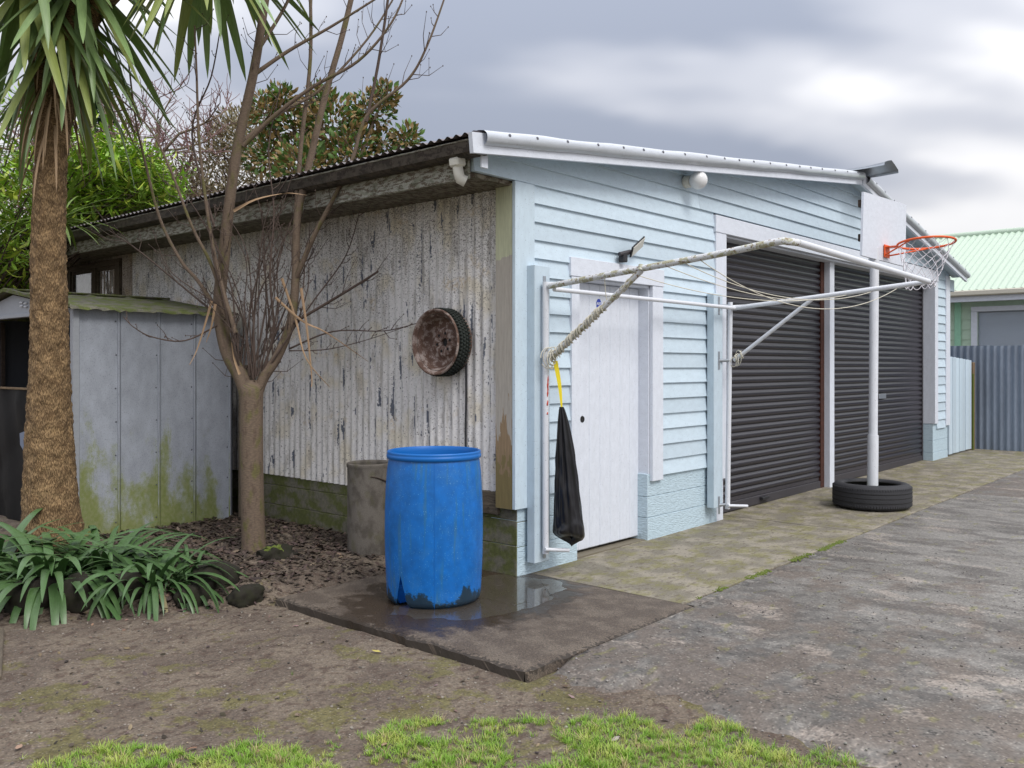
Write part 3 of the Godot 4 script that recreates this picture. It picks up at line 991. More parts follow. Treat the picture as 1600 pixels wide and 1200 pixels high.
func make_litter() -> void:
	# dead leaves of the garden bed and a thin scatter over the yard
	var lf := MB.new()
	lf.strap([Vector3(0, 0, -0.5), Vector3(0, 0.07, -0.2), Vector3(0, 0.10, 0.15), Vector3(0, 0.02, 0.5)], [0.03, 0.24, 0.22, 0.02], [Vector3.RIGHT, Vector3.RIGHT, Vector3(1, 0.2, 0).normalized(), Vector3.RIGHT], 0.35)
	var me := lf.mesh(M.litter)
	var xf := []
	var cols := []
	rng.seed = 21
	for i in 9000:
		var x := R(-2.7, -0.03)
		var z := R(-3.3, -0.74)
		var s := bed(x, z)
		if s < -0.03 or rng.randf() > 0.35 + s:
			continue
		var k := R(0.022, 0.06)
		var b := Basis.from_euler(Vector3(R(-0.5, 0.5), R(0, TAU), R(-0.5, 0.5))) * Basis.from_scale(Vector3(k, k * R(0.6, 1.5), k * R(0.8, 1.5)))
		xf.append(Transform3D(b, Vector3(x, soil_h(x, z) + R(0.0, 0.02), z)))
		var t := R(0.03, 0.10) * (2.2 if rng.randf() < 0.07 else 1.0)
		cols.append(Color(t, t * R(0.62, 0.78), t * R(0.45, 0.62)))
	tag(many(me, "leaf_litter", self, xf, cols), "dark brown dead leaves lying over the garden bed", "leaf litter")
	xf = []
	cols = []
	for i in 1100:
		var x := R(-4.3, 0.6)
		var z := R(-1.5, 3.6)
		if bed(x, z) > 0.0 or (x > -1.45 and z < 1.3):
			continue
		if bed(x, z) < -0.5 and rng.randf() < 0.5:
			continue
		var k := R(0.012, 0.04)
		var b := Basis.from_euler(Vector3(R(-0.4, 0.4), R(0, TAU), R(-0.5, 0.5))).scaled(Vector3(k, k * R(0.6, 1.8), k))
		xf.append(Transform3D(b, Vector3(x, soil_h(x, z) + 0.006, z)))
		var t := 0.03 + 0.22 * pow(rng.randf(), 2.0)
		cols.append(Color(t, t * R(0.6, 0.85), t * R(0.4, 0.7)))
	tag(many(me, "fallen_leaves", self, xf, cols), "small tan leaves and scraps scattered over the bare soil", "fallen leaves")
	# leaves large enough to pick out
	for a in [[588, 1030 - 10, 0.05, "yellow leaf lying on the soil before the lily clumps", Color(0.42, 0.36, 0.10)], [600, 1168, 0.055, "curled tan leaf lying in the grass", Color(0.36, 0.24, 0.16)], [962, 1160, 0.045, "pale grey leaf lying on the grass", Color(0.42, 0.37, 0.34)],
			[1145, 1113, 0.035, "reddish leaf beside the grass edge by the driveway", Color(0.36, 0.17, 0.10)], [300, 1173, 0.05, "flat brown leaf lying on grass beside bare soil", Color(0.24, 0.13, 0.08)], [30, 1170, 0.05, "pinkish dead leaf on the mossy soil", Color(0.34, 0.22, 0.16)]]:
		var dep: float = 1412.0 * 1.46 / (a[1] - 572.0)
		var p := px(a[0], a[1], dep)
		var m := MB.new()
		m.tint = a[4]
		m.strap([Vector3(0, 0, -0.5), Vector3(0, 0.07, -0.2), Vector3(0, 0.10, 0.15), Vector3(0, 0.02, 0.5)], [0.03, 0.24, 0.22, 0.02], [Vector3.RIGHT, Vector3.RIGHT, Vector3(1, 0.2, 0).normalized(), Vector3.RIGHT], 0.35)
		var o := single(m, "fallen_leaf", M.litter)
		o.transform = Transform3D(Basis.from_euler(Vector3(R(-0.2, 0.2), R(0, TAU), R(-0.2, 0.2))).scaled(Vector3.ONE * float(a[2])), Vector3(p.x, soil_h(p.x, p.z) + 0.012, p.z))
		tag(o, a[3], "leaf", "single fallen leaves")

# ------------------------------------------------------------------ garage
func roof_l(x: float) -> float:
	return 2.80 + 0.12 * x

func roof_r(x: float) -> float:
	return 3.49 - 0.195 * (x - 5.75)

# corrugated sheet: starts at o, ripples along a, runs along b, bulges along nrm
func corrugate(mb: MB, o: Vector3, a: Vector3, b: Vector3, nrm: Vector3, width: float, length: float, pitch: float, amp: float, uvf: Callable, flip: bool, seg := 8, rowsn := 1) -> void:
	var rows := []
	var uvs := []
	var k := int(round(width / pitch * seg))
	for i in rowsn + 1:
		var r := []
		var u := []
		for j in k + 1:
			var s := width * j / k
			var p := o + a * s + b * (length * i / rowsn) + nrm * amp * cos(TAU * s / pitch)
			r.append(p)
			u.append(uvf.call(p))
		rows.append(r)
		uvs.append(u)
	mb.sheet(rows, uvs, false, flip)

func make_garage() -> void:
	var g := thing("garage", "pale blue weatherboard garage with two dark roller doors and corrugated iron side", "garage")
	var mb: MB
	# footing
	for c in [[-0.12, 0.2, 0.0], [0.202, 0.37, 0.004], [0.372, 0.462, 0.009]]:
		mb = MB.new()
		mb.span(Vector3(-0.008 + c[2] * 0.5, c[0], -9.2), Vector3(0.2, c[1], 0.0), 0.004)
		part(mb, "footing", M.footing, g, "mossy concrete footing under the corrugated side")
	for s in [[0.0, 0.665, 0.524], [1.60, 2.735, 0.545], [8.97, 9.66, 0.60]]:
		for c in [[-0.12, 0.19], [0.193, 0.36], [0.363, s[2]]]:
			mb = MB.new()
			mb.span(Vector3(s[0], c[0], -0.24), Vector3(s[1], c[1], 0.002 if c[0] > 0 else 0.004), 0.003)
			part(mb, "footing", M.blue_block, g, "blue painted concrete footing")
	mb = MB.new()
	mb.span(Vector3(0.0, -0.12, -0.004), Vector3(0.02, 0.45, 0.012), 0.004)
	# corrugated wall, sheet by sheet
	var uvw := func(p: Vector3) -> Vector2: return Vector2(-p.z / 6.0, (2.64 - p.y) / 2.2)
	var z := -0.14
	var ns := 0
	while z > -9.1:
		mb = MB.new()
		var lo := 0.457 + (0.10 if z > -0.6 else 0.0) + 0.004 * float(ns % 2)
		if z < -5.7 and z > -7.0:
			corrugate(mb, Vector3(-0.012, lo, z), Vector3(0, 0, -1), Vector3.UP, Vector3(-1, 0, 0), 0.775, 2.10 - lo, 0.0762, 0.009, uvw, false, 8, 1)
			corrugate(mb, Vector3(-0.012, 2.60, z), Vector3(0, 0, -1), Vector3.UP, Vector3(-1, 0, 0), 0.775, 0.06, 0.0762, 0.009, uvw, false, 8, 1)
		else:
			corrugate(mb, Vector3(-0.012 - 0.002 * (ns % 2), lo, z), Vector3(0, 0, -1), Vector3.UP, Vector3(-1, 0, 0), 0.775, 2.634 - lo, 0.0762, 0.009, uvw, false, 8, 1)
		part(mb, "corrugated_sheet", M.corrugated if z > -5.0 else M.corrugated_old, g)
		z -= 0.762
		ns += 1
	# timbers at the corner
	mb = MB.new()
	mb.face([Vector3(-0.05, 0.455, -0.15), Vector3(-0.05, 0.455, 0.0), Vector3(-0.05, 2.65, 0.0), Vector3(-0.05, 2.65, -0.15)], [Vector2(0, 1), Vector2(1, 1), Vector2(1, 0), Vector2(0, 0)])
	mb.face([Vector3(-0.05, 0.455, 0.0), Vector3(0.0, 0.455, 0.0), Vector3(0.0, 2.65, 0.0), Vector3(-0.05, 2.65, 0.0)], [Vector2(0, 1), Vector2(0.3, 1), Vector2(0.3, 0), Vector2(0, 0)])
	mb.face([Vector3(0.0, 0.455, -0.15), Vector3(-0.05, 0.455, -0.15), Vector3(-0.05, 2.65, -0.15), Vector3(0.0, 2.65, -0.15)], [Vector2(0, 1), Vector2(0.3, 1), Vector2(0.3, 0), Vector2(0, 0)])
	mb.face([Vector3(-0.05, 0.455, -0.15), Vector3(0, 0.455, -0.15), Vector3(0, 0.455, 0), Vector3(-0.05, 0.455, 0)], [Vector2(0, 1), Vector2(1, 1), Vector2(1, 0.98), Vector2(0, 0.98)])
	part(mb, "corner_post", M.post, g, "corner post, cream and grey paint over bare timber")
	mb = MB.new()
	mb.span(Vector3(-0.03, 0.40, -0.62), Vector3(0.0, 0.555, -0.152), 0.004)
	part(mb, "plinth_board", M.old_wood, g)
	mb = MB.new()
	mb.swap = true
	mb.span(Vector3(-0.052, 0.455, 0.001), Vector3(0.152, 2.664, 0.030), 0.003)
	part(mb, "corner_board", M.blue0, g)
	mb = MB.new()
	mb.swap = true
	mb.span(Vector3(9.50, 0.55, -0.02), Vector3(9.69, 2.74, 0.032), 0.003)
	part(mb, "corner_board", M.white, g)
	# weatherboards
	var roof := PackedVector2Array([Vector2(-0.44, 2.0), Vector2(9.69, 2.0), Vector2(9.69, roof_r(9.69) + 0.06), Vector2(5.75, 3.55), Vector2(-0.44, roof_l(-0.44) + 0.06)])
	var zz := noise(81, 0.9, 2)
	for k in 24:
		var y0 := 0.526 + 0.126 * k
		var y1 := y0 + 0.138
		var iv := []
		var left := 0.154 if k < 17 else -0.44
		var right := 9.498 if y0 < 2.62 else 9.69
		if y0 + 0.126 <= 2.24:
			iv = [[left, 0.562], [1.792, 2.668], [9.102, right]]
		elif y0 + 0.126 <= 2.80:
			iv = [[left, 2.668], [9.102, right]]
		else:
			var j: float = [4.93, 4.95, 2.4, 4.94][k % 4]
			iv = [[left, j], [j + 0.0025, right]]
		for a in iv:
			var poly := PackedVector2Array([Vector2(a[0], y0), Vector2(a[1], y0), Vector2(a[1], y1), Vector2(a[0], y1)])
			var cut := [poly]
			if y1 > 2.6:
				cut = Geometry2D.intersect_polygons(poly, roof)
			for q in cut:
				var ring: PackedVector2Array = q
				if ring.size() < 3:
					continue
				if Geometry2D.is_polygon_clockwise(ring):
					ring.reverse()
				mb = MB.new()
				mb.shift = Vector2(k * 0.37, k * 0.21)
				var sag := 0.0015 * zz.get_noise_1d(k * 7.0 + a[0])
				var pts := []
				for p in ring:
					pts.append(Vector3(p.x, p.y + sag, lerpf(0.025, 0.004, (p.y - y0) / 0.138)))
				mb.face(pts)
				for i in pts.size():
					var p: Vector3 = pts[i]
					var p2: Vector3 = pts[(i + 1) % pts.size()]
					mb.face([Vector3(p.x, p.y, -0.012), Vector3(p2.x, p2.y, -0.012), p2, p])
				part(mb, "weatherboard", M["blue%d" % ((k * 5 + int(a[0] * 3.0) + 9) % 3)], g)
	# personnel door with casing
	for s in [[Vector3(0.563, 0.487, 0.002), Vector3(0.655, 2.068, 0.034)], [Vector3(1.632, 0.487, 0.002), Vector3(1.79, 2.068, 0.034)], [Vector3(0.548, 2.07, 0.002), Vector3(1.80, 2.208, 0.038)]]:
		mb = MB.new()
		mb.swap = s[1].y < 2.069
		mb.span(s[0], s[1], 0.003)
		part(mb, "door_casing", M.white, g)
	for s in [[Vector3(0.64, 0.0, -0.14), Vector3(0.668, 2.07, 0.0)], [Vector3(1.618, 0.487, -0.14), Vector3(1.636, 2.07, 0.0)], [Vector3(0.66, 2.052, -0.14), Vector3(1.63, 2.069, 0.0)]]:
		mb = MB.new()
		mb.span(s[0], s[1])
		part(mb, "door_reveal", M.white, g)
	var door := Node3D.new()
	door.name = "door"
	g.add_child(door)
	door.position = Vector3(0.717, 0.0, -0.1)
	for k in 7:
		mb = MB.new()
		mb.swap = true
		var x0 := 0.670 + k * 0.1355
		mb.shift = Vector2(k * 0.4, 0)
		mb.span(Vector3(x0, 0.035, -0.125), Vector3(x0 + 0.1345, 2.05, -0.092), 0.007)
		part(mb, "board", M.white, door)
	mb = MB.new()
	mb.lathe([Vector2(0.001, 0.001), Vector2(0.016, 0.001), Vector2(0.018, 0.004), Vector2(0.024, 0.004), Vector2(0.026, 0.0)], 14, Transform3D(Basis(Vector3.RIGHT, PI / 2), Vector3(0.852, 1.02, -0.0915)))
	part(mb, "lock_hole", M.dark, door)
	var st := Vector3(1.062, 1.895, -0.0905)
	mb = MB.new()
	var oct := []
	for i in 8:
		var a := TAU * (i + 0.5) / 8.0
		oct.append(st + Vector3(cos(a) * 0.034, sin(a) * 0.046, 0))
	mb.face(oct)
	part(mb, "sticker", M.sticker, door, "small blue octagonal sticker with white letters")
	var tx := TextMesh.new()
	tx.text = "ADT"
	var fnt := SystemFont.new()
	fnt.font_names = ["Droid Sans"]
	fnt.font_weight = 700
	tx.font = fnt
	tx.font_size = 32
	tx.pixel_size = 0.0009
	tx.depth = 0.0006
	tx.material = M.sticker_text
	var to := copy_mesh(tx, "sticker_lettering", door, Transform3D(Basis.IDENTITY, st - door.position + Vector3(0, 0.006, 0.0008)))
	to.set_meta("label", "white letters ADT on the sticker")
	mb = MB.new()
	mb.span(st + Vector3(-0.018, -0.031, 0.0004), st + Vector3(0.018, -0.024, 0.001))
	part(mb, "sticker_line", M.sticker_text, door)
	# sill board below door
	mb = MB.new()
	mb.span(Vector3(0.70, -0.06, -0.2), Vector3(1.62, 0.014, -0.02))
	part(mb, "door_sill", M.apron_edge, g)
	# garage opening
	for s in [[Vector3(2.668, 0.40, 0.002), Vector3(2.86, 2.618, 0.036)], [Vector3(2.66, 2.62, 0.002), Vector3(9.115, 2.775, 0.04)], [Vector3(8.965, 0.60, -0.17), Vector3(9.10, 2.618, 0.036)]]:
		mb = MB.new()
		mb.swap = s[1].y < 2.62
		mb.span(s[0], s[1], 0.004)
		part(mb, "opening_casing", M.white, g)
	for s in [[Vector3(2.73, -0.05, -0.24), Vector3(2.858, 2.62, 0.0)], [Vector3(2.86, 2.60, -0.24), Vector3(8.96, 2.619, 0.0)]]:
		mb = MB.new()
		mb.span(s[0], s[1])
		part(mb, "opening_reveal", M.white, g)
	mb = MB.new()
	mb.swap = true
	mb.span(Vector3(5.46, 0.02, -0.135), Vector3(5.585, 2.60, -0.06), 0.004)
	part(mb, "centre_post", M.white, g)
	for s in [[5.36, 5.458], [5.586, 5.62], [8.93, 8.963], [2.86, 2.90]]:
		mb = MB.new()
		mb.span(Vector3(s[0], 0.02, -0.19), Vector3(s[1], 2.60, -0.125), 0.004)
		part(mb, "door_track", M.rust if s[0] == 5.36 else M.shutter_rail, g)
	for s in [[2.872, 5.402], [5.60, 8.95]]:
		var rd := Node3D.new()
		rd.name = "roller_door"
		g.add_child(rd, true)
		rd.position = Vector3(s[0], 0, -0.15)
		var yb := gy(s[0]) + 0.02
		var prof := [Vector2(0, 0.0), Vector2(0.004, 0.008), Vector2(0.012, 0.014), Vector2(0.016, 0.022), Vector2(0.017, 0.034), Vector2(0.016, 0.044), Vector2(0.012, 0.051), Vector2(0.004, 0.057), Vector2(0.0, 0.068)]
		var me: ArrayMesh
		mb = MB.new()
		var rows := []
		var uvs := []
		for p in prof:
			var r := []
			var u := []
			for x in [0.0, s[1] - s[0]]:
				r.append(Vector3(x, p.y, p.x))
				u.append(Vector2(x, p.y))
			rows.append(r)
			uvs.append(u)
		mb.sheet(rows, uvs)
		me = mb.mesh(M.shutter)
		for k in 38:
			var yy := yb + 0.115 + 0.068 * k
			if yy < 2.62:
				copy_mesh(me, "slat", rd, Transform3D(Basis.IDENTITY, Vector3(0, yy, 0)))
		mb = MB.new()
		mb.span(Vector3(s[0], yb - 0.01, -0.165), Vector3(s[1], yb + 0.075, -0.13), 0.004)
		mb.span(Vector3(s[0], yb + 0.076, -0.16), Vector3(s[1], yb + 0.115, -0.148), 0.003)
		part(mb, "bottom_rail", M.shutter_rail, rd)
		if s[0] > 5.0:
			mb = MB.new()
			mb.span(Vector3(7.20, 1.00, -0.134), Vector3(7.46, 1.06, -0.126), 0.002)
			part(mb, "lock_plate", M.galv, rd)
		else:
			mb = MB.new()
			mb.span(Vector3(3.85, yb + 0.03, -0.13), Vector3(4.0, yb + 0.06, -0.09), 0.004)
			part(mb, "pull_handle", M.black_steel, rd)
	# eaves of the corrugated side
	mb = MB.new()
	mb.span(Vector3(-0.45, 2.635, -9.3), Vector3(-0.0, 2.666, -0.0125), 0.002)
	part(mb, "soffit_board", M.soffit, g)
	mb = MB.new()
	mb.span(Vector3(-0.475, 2.615, -9.3), Vector3(-0.451, 2.83, 0.0), 0.003)
	part(mb, "fascia_board", M.peeling, g)
	var gp := [Vector2(-0.478, 2.83), Vector2(-0.478, 2.735), Vector2(-0.56, 2.735), Vector2(-0.585, 2.75), Vector2(-0.59, 2.80), Vector2(-0.592, 2.815), Vector2(-0.586, 2.823), Vector2(-0.578, 2.818)]
	mb = MB.new()
	for i in gp.size() - 1:
		mb.face([Vector3(gp[i].x, gp[i].y, -9.3), Vector3(gp[i].x, gp[i].y, 0.17), Vector3(gp[i + 1].x, gp[i + 1].y, 0.17), Vector3(gp[i + 1].x, gp[i + 1].y, -9.3)])
	part(mb, "gutter", M.gutter, g)
	mb = MB.new()
	mb.tube([Vector3(-0.592, 2.822, -9.3), Vector3(-0.592, 2.822, 0.12)], [0.006, 0.006], 6)
	part(mb, "gutter_bead", M.peeling, g)
	mb = MB.new()
	mb.box(Vector3(-0.53, 2.715, -0.04), Vector3(0.085, 0.06, 0.085), 0.012, Basis(Vector3.FORWARD, -0.15))
	mb.tube([Vector3(-0.528, 2.685, -0.04), Vector3(-0.522, 2.64, -0.035), Vector3(-0.512, 2.61, -0.03), Vector3(-0.485, 2.595, -0.01)], [0.033, 0.034, 0.037, 0.036], 14)
	part(mb, "downpipe_elbow", M.pvc, g, "white plastic elbow under the gutter")
	# roof sheets, ripples running down the slope
	var uvr := func(p: Vector3) -> Vector2: return Vector2(p.x, p.z)
	var sl := Vector3(6.37, 0.12 * 6.37, 0).normalized()
	var sr := Vector3(4.2, -0.195 * 4.2, 0).normalized()
	z = 0.19
	while z > -9.2:
		mb = MB.new()
		corrugate(mb, Vector3(-0.62, roof_l(-0.62) + 0.125, z), Vector3(0, 0, -1), sl, Vector3(-0.119, 0.993, 0), 0.775, 6.42, 0.0762, 0.0095, uvr, true, 8, 1)
		part(mb, "roof_sheet", M.roof_metal, g)
		mb = MB.new()
		corrugate(mb, Vector3(5.75, 3.615, z), Vector3(0, 0, -1), sr, Vector3(0.19, 0.98, 0), 0.775, 4.35, 0.0762, 0.0095, uvr, true, 8, 1)
		part(mb, "roof_sheet", M.roof_metal, g)
		z -= 0.762
	# boards and flashing at the front verge
	var verge := func(a: Vector2, b: Vector2, called: String) -> void:
		var t := (b - a).normalized()
		var up := Vector2(-t.y, t.x)
		if up.y < 0: up = -up
		var f := func(p: Vector2, h: float, zv: float) -> Vector3: return Vector3(p.x + up.x * h, p.y + up.y * h, zv)
		var bd := MB.new()
		var sec := [[0.0, 0.168], [0.0, 0.2], [0.125, 0.2], [0.125, 0.168]]
		for i in 4:
			var s0: Array = sec[i]
			var s1: Array = sec[(i + 1) % 4]
			bd.face([f.call(a, s0[0], s0[1]), f.call(b, s0[0], s0[1]), f.call(b, s1[0], s1[1]), f.call(a, s1[0], s1[1])])
		for e in [a, b]:
			bd.face([f.call(e, 0.0, 0.168), f.call(e, 0.0, 0.2), f.call(e, 0.125, 0.2), f.call(e, 0.125, 0.168)])
		part(bd, "barge_board", M.white, g)
		# rolled metal capping
		var fl := MB.new()
		var prof := [[0.138, 0.02], [0.142, 0.10], [0.148, 0.14], [0.150, 0.17]]
		for i in 9:
			var q := PI * 0.5 - PI * 0.78 * i / 8.0
			prof.append([0.098 + 0.046 * sin(q), 0.203 + 0.040 * cos(q)])
		prof.append([0.050, 0.205])
		var rows := []
		var uvs := []
		var dn := noise(85, 0.8, 2)
		for s in steps(0.0, 1.0, 0.03):
			var p: Vector2 = (a + t * 0.09).lerp(b, s)
			var r := []
			var u := []
			for q in prof:
				var dent: float = 0.008 * dn.get_noise_2d(s * 9.0, q[0] * 12.0)
				r.append(f.call(p, q[0] + dent, q[1]))
				u.append(Vector2(p.x, q[0] * 2.0))
			rows.append(r)
			uvs.append(u)
		fl.sheet(rows, uvs)
		var fo := part(fl, "barge_flashing", M.flashing, g, "white rolled metal capping along the verge")
		var sm := MB.new()
		sm.lathe([Vector2(0.0005, 0.004), Vector2(0.010, 0.004), Vector2(0.011, 0.0)], 8, Transform3D(Basis(Vector3.RIGHT, 1.2), Vector3.ZERO))
		var sme := sm.mesh(M.screw)
		var cnt := int(a.distance_to(b) / 0.31)
		for i in cnt:
			var p: Vector2 = (a + t * 0.15).lerp(b - t * 0.1, (i + 0.5) / cnt + 0.006 * sin(i * 5.0))
			copy_mesh(sme, "screw", fo, Transform3D(Basis.IDENTITY, f.call(p, 0.118, 0.2395)))
	verge.call(Vector2(-0.63, roof_l(-0.63) - 0.004), Vector2(5.74, roof_l(5.74) - 0.004), "l")
	verge.call(Vector2(5.76, roof_r(5.76) - 0.004), Vector2(9.93, roof_r(9.93) - 0.004), "r")
	# lining under the front verge
	mb = MB.new()
	mb.face([Vector3(-0.45, roof_l(-0.45) + 0.06, 0.0), Vector3(5.75, 3.55, 0.0), Vector3(5.75, 3.55, 0.17), Vector3(-0.45, roof_l(-0.45) + 0.06, 0.17)])
	mb.face([Vector3(5.75, 3.55, 0.0), Vector3(9.9, roof_r(9.9) + 0.06, 0.0), Vector3(9.9, roof_r(9.9) + 0.06, 0.17), Vector3(5.75, 3.55, 0.17)])
	part(mb, "verge_lining", M.blue1, g)
	mb = MB.new()
	mb.span(Vector3(-0.50, 2.66, 0.13), Vector3(-0.44, 2.765, 0.145), 0.003)
	part(mb, "verge_block", M.white, g)
	# right eave: boxed end
	mb = MB.new()
	mb.span(Vector3(9.70, 2.53, -9.2), Vector3(9.90, 2.70, 0.03), 0.004)
	part(mb, "eave_box", M.blue1, g)
	# ridge capping that sticks out past the verge
	mb = MB.new()
	for s in [[-0.22, -0.026], [0.22, -0.043]]:
		var rows := []
		var uvs := []
		for zc in [0.52, 0.3, -9.3]:
			var bend := 0.05 if zc > 0.4 else 0.0
			rows.append([Vector3(5.75, 3.665 + bend, zc), Vector3(5.75 + s[0] * 0.5, 3.665 + bend * 0.8 + s[1] * 0.5, zc), Vector3(5.75 + s[0], 3.665 + bend * 0.4 + s[1], zc), Vector3(5.75 + s[0] * 1.02, 3.64 + bend * 0.2 + s[1], zc)])
			uvs.append([Vector2(0, zc), Vector2(0.1, zc), Vector2(0.2, zc), Vector2(0.3, zc)])
		mb.sheet(rows, uvs, false, s[0] < 0)
	part(mb, "ridge_cap", M.galv, g, "galvanised ridge cap projecting past the gable")
	# unseen sides
	mb = MB.new()
	mb.span(Vector3(9.55, -0.1, -9.2), Vector3(9.68, 2.72, -0.25))
	part(mb, "side_wall", M.blue1, g)
	mb = MB.new()
	mb.face([Vector3(0.0, -0.1, -9.2), Vector3(9.68, -0.1, -9.2), Vector3(9.68, 2.75, -9.2), Vector3(5.75, 3.5, -9.2), Vector3(0.0, 2.8, -9.2)])
	part(mb, "back_wall", M.blue1, g)
	mb = MB.new()
	mb.face([Vector3(0.06, 0, -9.1), Vector3(0.06, 0.0, 0.0), Vector3(0.06, 2.1, 0.0), Vector3(0.06, 2.1, -9.1)])
	part(mb, "wall_lining", M.dark_wood, g)
	# window of the corrugated side
	var win := Node3D.new()
	win.name = "window"
	g.add_child(win)
	win.position = Vector3(0, 2.1, -6.4)
	for s in [[-7.06, -6.99, 2.10, 2.60], [-6.41, -6.33, 2.10, 2.60], [-5.83, -5.74, 2.10, 2.60]]:
		mb = MB.new()
		mb.swap = true
		mb.span(Vector3(-0.045, s[2], s[0]), Vector3(0.02, s[3], s[1]), 0.004)
		part(mb, "frame", M.old_wood, win)
	for s in [[2.06, 2.11], [2.535, 2.60]]:
		mb = MB.new()
		mb.span(Vector3(-0.05, s[0], -7.07), Vector3(0.02, s[1], -5.73), 0.004)
		part(mb, "frame", M.old_wood, win)
	for s in [[-6.985, -6.415], [-6.325, -5.835]]:
		for q in [[2.11, 2.15, s[0], s[1]], [2.495, 2.535, s[0], s[1]], [2.15, 2.495, s[0], s[0] + 0.045], [2.15, 2.495, s[1] - 0.045, s[1]]]:
			mb = MB.new()
			mb.span(Vector3(-0.032, q[0], q[2]), Vector3(0.005, q[1], q[3]), 0.004)
			part(mb, "sash", M.old_wood, win)
		mb = MB.new()
		mb.span(Vector3(-0.014, 2.15, s[0] + 0.045), Vector3(-0.010, 2.495, s[1] - 0.045))
		part(mb, "pane", M.glass, win)
		mb = MB.new()
		var rows := []
		var uvs := []
		for yy in steps(2.1, 2.52, 0.03):
			var r := []
			var u := []
			for zc in steps(s[0], s[1], 0.012):
				r.append(Vector3(0.03 + 0.018 * sin(zc * 26.0 + yy * 9.0) + 0.010 * sin(zc * 61.0 - yy * 21.0), yy, zc))
				u.append(Vector2(zc, yy))
			rows.append(r)
			uvs.append(u)
		mb.sheet(rows, uvs)
		part(mb, "curtain", M.curtain, win)

	# fittings on the wall
	var gl := thing("wall_lamp", "white round globe lamp fixed high on the blue gable", "lamp", Vector3(2.16, 2.99, 0.02))
	mb = MB.new()
	var xw := Transform3D(Basis(Vector3.RIGHT, PI / 2), Vector3(2.16, 2.99, 0.02))
	mb.lathe([Vector2(0.052, 0.0), Vector2(0.052, 0.05), Vector2(0.047, 0.056), Vector2(0.02, 0.06)], 20, xw)
	part(mb, "base", M.pvc, gl)
	mb = MB.new()
	var sp := []
	for i in 15:
		var a := -PI * 0.36 + (PI * 0.86) * i / 14.0
		sp.append(Vector2(maxf(0.078 * cos(a), 0.0002), 0.125 + 0.078 * sin(a)))
	mb.lathe(sp, 28, xw)
	part(mb, "globe", M.globe, gl)
	var fl2 := thing("sensor_light", "small black bracket light with a flat pale panel above the white door", "light", Vector3(1.16, 2.27, 0.03))
	mb = MB.new()
	mb.box(Vector3(1.17, 2.255, 0.06), Vector3(0.05, 0.075, 0.06), 0.008)
	part(mb, "bracket", M.black_steel, fl2)
	mb = MB.new()
	mb.tube([Vector3(1.12, 2.275, 0.06), Vector3(1.23, 2.30, 0.085)], [0.017, 0.02], 10)
	part(mb, "arm", M.shutter_rail, fl2)
	var pb := Basis(Vector3.BACK, 0.55) * Basis(Vector3.RIGHT, -1.0)
	mb = MB.new()
	mb.box(Vector3(1.29, 2.345, 0.11), Vector3(0.20, 0.012, 0.10), 0.004, pb)
	part(mb, "panel_back", M.black_steel, fl2)
	mb = MB.new()
	mb.box(Vector3(1.29, 2.345, 0.11) - pb.y * 0.009, Vector3(0.18, 0.004, 0.085), 0.0, pb)
	part(mb, "panel", M.pvc, fl2)

# ------------------------------------------------------------------ things in the yard
func smooth(pts: Array, k := 5) -> Array:
	var r := []
	for i in pts.size() - 1:
		var p0: Vector3 = pts[maxi(i - 1, 0)]
		var p1: Vector3 = pts[i]
		var p2: Vector3 = pts[i + 1]
		var p3: Vector3 = pts[mini(i + 2, pts.size() - 1)]
		for j in k:
			r.append(p1.cubic_interpolate(p2, p0, p3, float(j) / k))
	r.append(pts[pts.size() - 1])
	return r

func ramp(a: float, b: float, n: int, e := 1.0) -> Array:
	var r := []
	for i in n:
		r.append(lerpf(a, b, pow(float(i) / maxf(n - 1, 1), e)))
	return r

func sag(a: Vector3, b: Vector3, d: float, n := 16) -> Array:
	var r := []
	for i in n + 1:
		var t := float(i) / n
		r.append(a.lerp(b, t) - Vector3.UP * d * 4.0 * t * (1.0 - t))
	return r

